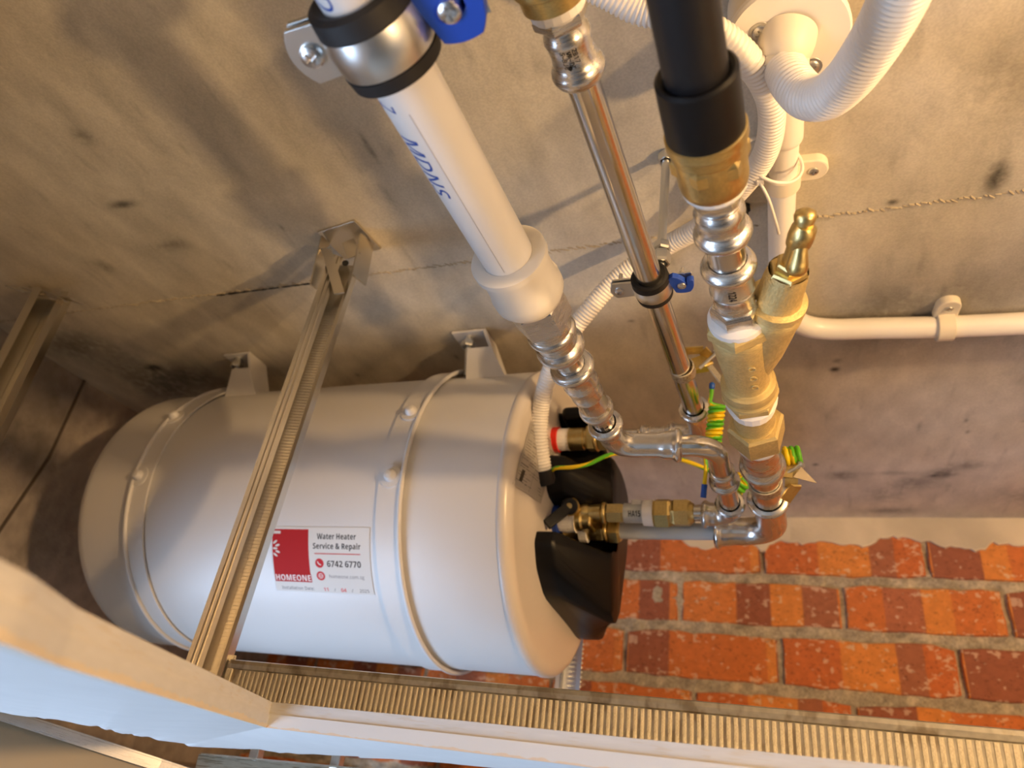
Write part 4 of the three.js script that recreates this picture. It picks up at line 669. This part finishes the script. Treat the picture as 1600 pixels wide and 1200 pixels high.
function helix(C, d, e1, R, pitch, turns, r, phase = 0) {
  const e2 = new THREE.Vector3().crossVectors(d, e1).normalize(), pts = [], n = Math.ceil(turns * 22);
  for (let i = 0; i <= n; i++) { const a = phase + i / 22 * Math.PI * 2; pts.push(along(C, d, pitch * i / 22).addScaledVector(e1, Math.cos(a) * R).addScaledVector(e2, Math.sin(a) * R)); }
  return pts;
}
const wireGeo = (pts, r = 0.0017, per = 260) => { const c = new THREE.CatmullRomCurve3(pts), g = sweep(c, r, Math.max(40, Math.ceil(c.getLength() / 0.0012)), 12, true), uv = g.attributes.uv; for (let i = 0; i < uv.count; i++) uv.setXY(i, (uv.getX(i) + uv.getY(i) * 18) % 1, 0.5); return g; };
// non-wrapping stripe coordinates: the two colours run side by side along the wire with a slow twist
{
  const top = V(-0.0500, 0.2955, -0.5435), bot = V(-0.0548, 0.2690, -0.5555), d = bot.clone().sub(top).normalize(), e1 = new THREE.Vector3().crossVectors(d, Z).normalize();
  const coil = helix(top, d, e1, 0.0055, 0.0036, 8.2, 0.0017, 2.4);
  const t = thing('earth_wire_coil', 'tall green and yellow earth wire coil with blue tips beside the steel pipe elbow', 'earth wire', bot.clone());
  part('wire', wireGeo([V(-0.0533, 0.3085, -0.5350), V(-0.0543, 0.3020, -0.5385), V(-0.0552, 0.2975, -0.541), ...coil, V(-0.0610, 0.2640, -0.5580), V(-0.0618, 0.2500, -0.5645), V(-0.0640, 0.2340, -0.5700)]), M.wire, t);
  part('blue_tip', lathe(V(-0.0534, 0.3072, -0.5356), V(0.1, 0.9, 0.4), [[0, 0], [0, 0.0018], [0.001, 0.0024], [0.0045, 0.0024], [0.0058, 0.001], [0.0058, 0]], 14, 1), M.blueTip, t);
  part('blue_tip', rod(V(-0.0636, 0.2362, -0.5692), V(-0.0652, 0.2262, -0.5735), 0.0024, 14), M.blueTip, t);
}
{
  const t = thing('earth_wire_coil', 'short green and yellow earth wire coil on the lower brass clamp screw', 'earth wire', V(0.004, 0.249, -0.545));
  part('wire', wireGeo([V(-0.006, 0.244, -0.551), V(-0.004, 0.247, -0.550), ...helix(V(-0.0020, 0.2492, -0.5457), V(1, 0.03, 0).normalize(), V(0, 1, 0.2).normalize(), 0.0058, 0.0044, 3, 0.0019, 3.2), V(0.0108, 0.245, -0.546)], 0.0020), M.wire, t);
}
{
  const t = thing('earth_wire', 'green and yellow earth wire from the heater cover, curled by the steel elbows', 'earth wire', V(-0.12, 0.27, -0.59));
  const hd = V(0.55, 0.55, 0.25).normalize(), c = helix(V(-0.0420, 0.2485, -0.6100), hd, V(0.5, -0.8, 0).normalize(), 0.0062, 0.0042, 2.6, 0.0019, 0.6);
  part('wire', wireGeo([V(-0.2040, 0.2570, -0.5840), V(-0.1965, 0.2574, -0.5771), V(-0.1814, 0.2589, -0.5793), V(-0.1673, 0.2628, -0.5818), V(-0.153, 0.2708, -0.5835), V(-0.1417, 0.2747, -0.5860), V(-0.1165, 0.2755, -0.5900), V(-0.0934, 0.2724, -0.5938), V(-0.0755, 0.2678, -0.5985), V(-0.0633, 0.2629, -0.6021), V(-0.0520, 0.2580, -0.6060), ...c], 0.0019), M.wire, t);
}

// ------------------------------------------------------------------ conduits
function corrugated(curve, r, pitch, depth, flatten) {
  const L = curve.getLength(), n = Math.ceil(L / pitch) * 6;
  return sweep(curve, (s) => r - depth * (0.5 - 0.5 * Math.cos(s / pitch * Math.PI * 2)) ** 2, n, 26);
}
{
  const pts = [[-0.150, 0.385, -0.170], [-0.112, 0.38, -0.195], [-0.0762, 0.376, -0.2188], [-0.0579, 0.372, -0.2323], [-0.0384, 0.368, -0.2386], [-0.0185, 0.368, -0.2555], [-0.0049, 0.368, -0.2753], [0.0048, 0.372, -0.305], [0.0050, 0.376, -0.3329], [-0.0008, 0.382, -0.361], [-0.0145, 0.387, -0.3875], [-0.0467, 0.392, -0.4284], [-0.0798, 0.395, -0.4517], [-0.1198, 0.385, -0.4692], [-0.1534, 0.362, -0.4871], [-0.1790, 0.343, -0.5060], [-0.1965, 0.325, -0.5290], [-0.2085, 0.305, -0.5510], [-0.2115, 0.281, -0.5650], [-0.2105, 0.2560, -0.583]];
  const c = new THREE.CatmullRomCurve3(pts.map((p) => V(...p)), false, 'centripetal');
  const t = thing('flexible_conduit', 'slim white corrugated conduit looping down from the slab to the water heater cover', 'conduit', V(...pts[6]));
  part('corrugated_tube', corrugated(c, 0.0083, 0.0030, 0.0011), M.conduit, t);
  part('gland', lathe(V(-0.2106, 0.2580, -0.581), V(0.1, -0.76, -0.62), [[0, 0.006], [0, 0.0098], [0.010, 0.0098], [0.014, 0.008], [0.014, 0]], 24), M.dark, t, t, 'black cable gland');
}
{
  const pts = [[0.0108, 0.377, -0.2850], [0.0135, 0.366, -0.2830], [0.0164, 0.348, -0.2790], [0.0228, 0.331, -0.2764], [0.031, 0.3185, -0.2681], [0.0383, 0.309, -0.2536], [0.0444, 0.299, -0.2343], [0.0502, 0.290, -0.2124], [0.0535, 0.281, -0.1915], [0.056, 0.272, -0.165], [0.060, 0.255, -0.10], [0.07, 0.23, 0.02], [0.10, 0.20, 0.3], [0.16, 0.18, 0.8]];
  const t = thing('flexible_conduit', 'thick white corrugated conduit curving out of the round junction box', 'conduit', V(...pts[0]));
  part('corrugated_tube', corrugated(new THREE.CatmullRomCurve3(pts.map((p) => V(...p)), false, 'centripetal'), 0.0115, 0.0031, 0.0013), M.conduit, t);
}
{
  const y = 0.4065, pts = [[0.0172, y, -0.300], [0.0150, y, -0.345], [0.0104, y, -0.42], [0.0075, y, -0.50], [0.0068, y, -0.545], [0.0085, y, -0.5675], [0.0155, y, -0.588], [0.0292, y, -0.6025], [0.0486, y, -0.6098], [0.08, y, -0.6135], [0.1387, y, -0.6205], [0.2028, y, -0.6255], [0.45, y, -0.642], [0.9, y, -0.67], [XR - 0.002, y, -0.71]];
  const c = new THREE.CatmullRomCurve3(pts.map((p) => V(...p)), false, 'centripetal');
  const t = thing('rigid_conduit', 'smooth white rigid conduit bending at right angles along the slab', 'conduit', V(0.0155, y, -0.588));
  part('tube', sweep(c, 0.0100, 360, 28), M.conduit, t);
  part('coupler', sweep(spline([[0.0165, y, -0.305], [0.0150, y, -0.345], [0.0140, y, -0.372]]), (s, L) => 0.0116 - (s > L - 0.002 ? 0.0008 : 0), 30, 28), M.conduit, t);
}
function saddle(label, C, dir, side) { // dir: along the conduit, side: where the screw ear sits (both horizontal)
  const t = thing('conduit_saddle', label, 'saddle', C.clone());
  const hand = new THREE.Vector3().crossVectors(side, Y); const b = new THREE.Matrix4().makeBasis(side, Y, hand).setPosition(C), put = (g) => g.applyMatrix4(b);
  const arc = new THREE.Shape(), R1 = 0.0122, R0 = 0.0100; arc.moveTo(-R1, 0.012); arc.absarc(0, 0, R1, Math.PI, 0, false); arc.lineTo(R1, 0.012); arc.lineTo(R0, 0.012); arc.lineTo(R0, 0); arc.absarc(0, 0, R0, 0, Math.PI, true); arc.lineTo(-R0, 0.012); arc.closePath();
  const k = extrude(arc, 0.012, 0.0008, 20).translate(0, 0, -0.006);
  part('strap', put(k), M.saddle, t);
  const e = new THREE.Shape(); e.moveTo(0.008, -0.0085); e.lineTo(0.022, -0.0085); e.absarc(0.022, 0, 0.0085, -Math.PI / 2, Math.PI / 2, false); e.lineTo(0.008, 0.0085); e.closePath();
  part('base', [put(extrude(e, 0.006, 0.0012, 16).rotateX(Math.PI / 2).translate(0, 0.0115, 0))], M.saddle, t);
  part('screw', put(HEAD.clone().scale(0.0036, 0.0030, 0.0036).rotateX(Math.PI).translate(0.0215, 0.0040, 0)), M.zinc, t);
  return t;
}
saddle('cream conduit saddle beside the round junction box on the vertical conduit run', V(0.0108, 0.4065, -0.408), V(-0.06, 0, -1).normalize(), V(1, 0, -0.06).normalize());
saddle('cream conduit saddle gripping the white conduit run along the right of the slab', V(0.1415, 0.4065, -0.6208), V(0.997, 0, -0.075).normalize(), V(0.075, 0, 0.997).normalize());
{
  const t = thing('cable_tie', 'thin white cable tie binding the slim conduit to the rigid one', 'cable tie', V(0.004, 0.40, -0.385));
  const lp = []; for (let i = 0; i <= 30; i++) { const a = i / 30 * Math.PI * 2; lp.push([0.0055 + Math.cos(a) * 0.0185, 0.3960 + Math.sin(a) * 0.0215, -0.378 - Math.cos(a) * 0.010]); }
  part('loop', sweep(spline(lp), 0.0012, 90, 8), M.conduit, t);
  part('head', box(-0.004, 0.3775, -0.3780, 0.005, 0.004, 0.005, 0.0008), M.conduit, t);
  part('tail', sweep(spline([[-0.004, 0.3765, -0.3780], [0.0010, 0.372, -0.392], [0.0050, 0.374, -0.420], [0.0062, 0.385, -0.442]]), 0.0011, 40, 8), M.conduit, t);
}

// ------------------------------------------------------------------ round junction box
{
  const C = V(0.0162, H, -0.2782), t = thing('junction_box', 'round white junction box with two screws and an angled spout', 'junction box', C.clone());
  part('body', lathe(C, NY, [[0, 0.0300], [0.002, 0.0318], [0.028, 0.0322], [0.0300, 0.0322]], 56), M.saddle, t);
  part('lid', lathe(C, NY, [[0.0298, 0.0322], [0.0304, 0.0332], [0.0345, 0.0334], [0.0362, 0.0322], [0.0362, 0.0]], 64, 0.5), M.conduit, t);
  for (const [x, z] of [[0.0022, -0.2690], [0.0285, -0.2985]]) part('screw', [screwHead(V(x, H - 0.0358, z), NY, 0.0046), lathe(V(x, H - 0.0365, z), NY, [[0, 0.0062], [0.0004, 0.0060], [0.0004, 0.0046]], 20)], M.zinc, t);
  part('spout', [lathe(V(0.0165, H - 0.034, -0.2755), V(-0.2, -1, -0.25).normalize(), [[0, 0.0158], [0.006, 0.0156], [0.012, 0.0145], [0.017, 0.0122], [0.020, 0.0075], [0.021, 0]], 40, 1), lathe(V(0.0150, 0.380, -0.2790), V(-0.10, -0.52, -0.28).normalize(), [[-0.006, 0.0136], [0.0150, 0.0136], [0.0155, 0.0128], [0.0155, 0.0115]], 40, 0.6)], M.saddle, t);
}
{
  const t = thing('ceiling_anchor', 'small dark anchor bolt stub left in the slab', 'anchor bolt', V(-0.0174, H, -0.443));
  part('stub', [rod(V(-0.0174, H, -0.443), V(-0.0174, H - 0.010, -0.443), 0.0028, 12), hexNut(V(-0.0174, H - 0.0005, -0.443), NY, 0, 0.004, 0.005)], M.dark, t);
}

// ------------------------------------------------------------------ galvanised ceiling hangers and runners
function channelGeo(A, B, w, dep, facing, lip = 0.005, groove = true, lipB = lip, rise = 0) { // hat profile swept from A to B, open towards `facing`
  const d = B.clone().sub(A), L = d.length(); d.normalize();
  const f = facing.clone().addScaledVector(d, -facing.dot(d)).normalize(), s = new THREE.Vector3().crossVectors(d, f).normalize(), T = 0.0011, h = w / 2;
  const crown = []; const n0 = 16; for (let i = 0; i <= n0; i++) { const t = i / n0; crown.push([-h + w * t, groove ? 0.0016 * Math.max(0, Math.cos((t - 0.5) * Math.PI * 6)) * (t > 0.12 && t < 0.88 ? 1 : 0) : 0]); }
  const path = [[-h - lip, dep], [-h, dep], ...crown, [h, dep], [h + lipB, dep + rise]];
  const inner = path.map(([x, y], i) => { const a = path[Math.max(0, i - 1)], b = path[Math.min(path.length - 1, i + 1)], dx = b[0] - a[0], dy = b[1] - a[1], l = Math.hypot(dx, dy); return [x - dy / l * T, y + dx / l * T]; });
  const pos = [], uv = [], idx = [], all = [...path, ...inner.reverse()], n = all.length;
  for (const q of [0, 1]) all.forEach(([x, y], i) => { const P = along(q ? B : A, s, x).addScaledVector(f, y - dep / 2); pos.push(P.x, P.y, P.z); uv.push(q * L * 4, i / n); });
  for (let i = 0; i < n; i++) { const j = (i + 1) % n; idx.push(i, j, n + i, n + i, j, n + j); }
  for (let i = 0; i + 1 < path.length; i++) { const j = n - 1 - i; idx.push(i, i + 1, j, i + 1, j - 1, j, n + i, n + j, n + i + 1, n + i + 1, n + j, n + j - 1); }
  const g = new THREE.BufferGeometry(); g.setAttribute('position', new THREE.Float32BufferAttribute(pos, 3)); g.setAttribute('uv', new THREE.Float32BufferAttribute(uv, 2)); g.setIndex(idx);
  return creased(g, 0.3);
}
{
  const A = V(-0.3605, 0.398, -0.421), B = V(-0.3735, 0.026, -0.421), t = thing('ceiling_hanger', 'galvanised channel hanger crossing in front of the water heater tank', 'ceiling hanger', A.clone());
  const fac = V(0.22, 0, 0.975), sid = V(-0.975, 0, 0.22);
  const ch = part('channel', channelGeo(A, B, 0.0140, 0.0120, fac, 0.0022, false, 0.0100, 0.0045), M.galvClean, t);
  const ribs = []; for (let i = 0; i < 120; i++) { const P = along(A.clone().lerp(B, 0.13 + i / 120 * 0.86), fac, -0.0046); ribs.push(bar(along(P, sid, -0.0062), along(P, sid, 0.0062), 0.0010, 0.0008, fac)); }
  for (const o of [0.0100, 0.0132]) { const e = 0.0066 + (o - 0.0070) * 0.45; part('bead', rod(along(along(A, sid, o), fac, e), along(along(B, sid, o), fac, e), 0.0011, 8), M.galvClean, t, ch); }
  part('pressed_ribs', ribs, M.galvClean, t, ch);
  part('ceiling_cleat', [box(-0.362, H - 0.0015, -0.412, 0.044, 0.0025, 0.040, 0.0006, [0, -0.15, 0]), bar(V(-0.3825, H - 0.004, -0.404), V(-0.3845, 0.365, -0.412), 0.0015, 0.013, Z), bar(V(-0.343, H - 0.004, -0.412), V(-0.3455, 0.374, -0.420), 0.0015, 0.022, Z)], M.galvClean, t);
  part('knurled_tab', [bar(V(-0.379, 0.404, -0.4045), V(-0.353, 0.352, -0.409), 0.009, 0.0014, V(0.4, 0.2, 0.9)), bar(V(-0.3575, 0.409, -0.405), V(-0.3475, 0.392, -0.408), 0.012, 0.0012, V(0.2, 0, 1))], M.galvClean, t);
  part('rivet', lathe(V(-0.3570, 0.387, -0.410), V(0.4, 0, 0.9), [[0, 0.003], [0.001, 0.0028], [0.0014, 0]], 12), M.dark, t);
}
{
  const A = V(-0.736, 0.404, -0.414), B = V(-0.722, 0.060, -0.414), t = thing('ceiling_hanger', 'dark galvanised channel hanger at the far left with a bent top plate', 'ceiling hanger', A.clone());
  part('channel', channelGeo(A, B, 0.022, 0.022, V(0.45, 0, 0.89), 0.007, false), M.galvClean, t);
  part('top_plate', [bar(V(-0.776, H - 0.0012, -0.413), V(-0.702, 0.394, -0.417), 0.016, 0.0016, V(0, 1, 0.2)), bar(V(-0.778, H - 0.007, -0.404), V(-0.705, 0.388, -0.408), 0.007, 0.0014, V(0, 1, 0.3))], M.galvClean, t);
  part('folded_tab', box(-0.772, H - 0.012, -0.400, 0.040, 0.0014, 0.018, 0, [0.5, -0.15, -0.3]), M.zinc, t);
}
// ribbed runner across the far side of the hatch
{
  const x0 = -0.3605, x1 = 1.0, z = -0.420, y0 = 0.0262, y1 = 0.0515, t = thing('ceiling_runner', 'long ribbed galvanised runner along the far side of the hatch', 'ceiling runner', V(x0, y0, z));
  const prof = [[0, y0], [0, y1 - 0.0062], [0.0016, y1 - 0.0056], [0.0022, y1 - 0.003], [0.0018, y1 - 0.0008], [-0.0005, y1], [-0.006, y1], [-0.0065, y1 - 0.001], [-0.006, y1 - 0.0022], [-0.0022, y1 - 0.0040], [-0.002, y0]];
  const g = new THREE.ExtrudeGeometry(poly(prof), { depth: x1 - x0, bevelEnabled: false }).rotateY(Math.PI / 2);
  g.scale(1, 1, 1); const p = g.attributes.position; for (let i = 0; i < p.count; i++) { const zz = p.getZ(i); p.setXYZ(i, p.getX(i) + x0, p.getY(i), z - zz); }
  { const uv = g.attributes.uv; for (let i = 0; i < uv.count; i++) uv.setXY(i, p.getX(i) * 4, p.getY(i) * 4 + p.getZ(i) * 4); }
  const ch = part('channel', creased(plain(g), 0.4), M.galv, t);
  const ribs = []; seed(8);
  for (let x = x0 + 0.010; x < 0.34; x += 0.0037) { if (fbm(x * 9, 3, 2) < 0.30) continue; ribs.push(new THREE.CylinderGeometry(0.00115, 0.00115, 0.0182, 8, 1, true, -Math.PI / 2, Math.PI).scale(1, 1, 0.24).translate(x, y0 + 0.0097, z + 0.0001)); }
  part('pressed_ribs', ribs, M.galv, t, ch);
  part('end_fold', [bar(V(x0 + 0.0015, y0, z + 0.0005), V(x0 + 0.0015, y1, z + 0.0005), 0.004, 0.0014, Z), bar(V(x0 - 0.004, y0, z - 0.004), V(x0 - 0.004, y1 + 0.003, z - 0.004), 0.006, 0.0014, Z)], M.galv, t);
}
{
  const t = thing('metal_stud', 'short upright metal stud behind the lower end of the water heater', 'metal stud', V(-0.258, -0.03, -0.9));
  part('channel', channelGeo(V(-0.262, 0.172, -0.9), V(-0.262, -0.03, -0.9), 0.022, 0.022, V(0.1, 0, 1), 0.004, false), M.zinc, t);
  const r = []; for (let i = 0; i < 34; i++) r.push(box(-0.262, 0.165 - i * 0.0055, -0.9105, 0.024, 0.0018, 0.002)); part('pressed_ribs', r, M.zinc, t);
}
// ------------------------------------------------------------------ bits seen through the torn corner of the board
{
  const t = thing('metal_angle', 'thin metal edge angle beyond the torn ceiling board at the lower left', 'metal angle', V(-0.50, -0.006, -0.38));
  const P = [V(-0.66, 0.004, -0.26), V(-0.512, 0.0035, -0.386), V(-0.437, -0.0145, -0.467), V(-0.418, -0.019, -0.486)];
  const segs = []; for (let i = 0; i + 1 < P.length; i++) { segs.push(bar(P[i], P[i + 1], 0.012, 0.0012, Y)); segs.push(bar(P[i].clone().add(V(0.004, -0.004, 0.004)), P[i + 1].clone().add(V(0.004, -0.004, 0.004)), 0.0012, 0.0065, Y)); }
  part('angle', segs, M.steel, t);
}
{
  const t = thing('metal_track', 'dull grey ceiling track with screw heads under the torn board', 'metal track', V(-0.33, -0.02, -0.52));
  part('track', [bar(V(-0.42, -0.0075, -0.49), V(-0.16, 0.0045, -0.62), 0.02, 0.0014, Y), bar(V(-0.42, -0.016, -0.485), V(-0.16, -0.004, -0.615), 0.0014, 0.016, Y)], M.galv, t);
  for (const [x, y, z] of [[-0.385, -0.005, -0.505], [-0.33, -0.003, -0.53]]) part('post', box(x, y + 0.008, z, 0.008, 0.02, 0.008, 0.001), M.zinc, t);
}

renderer.render(scene, camera);
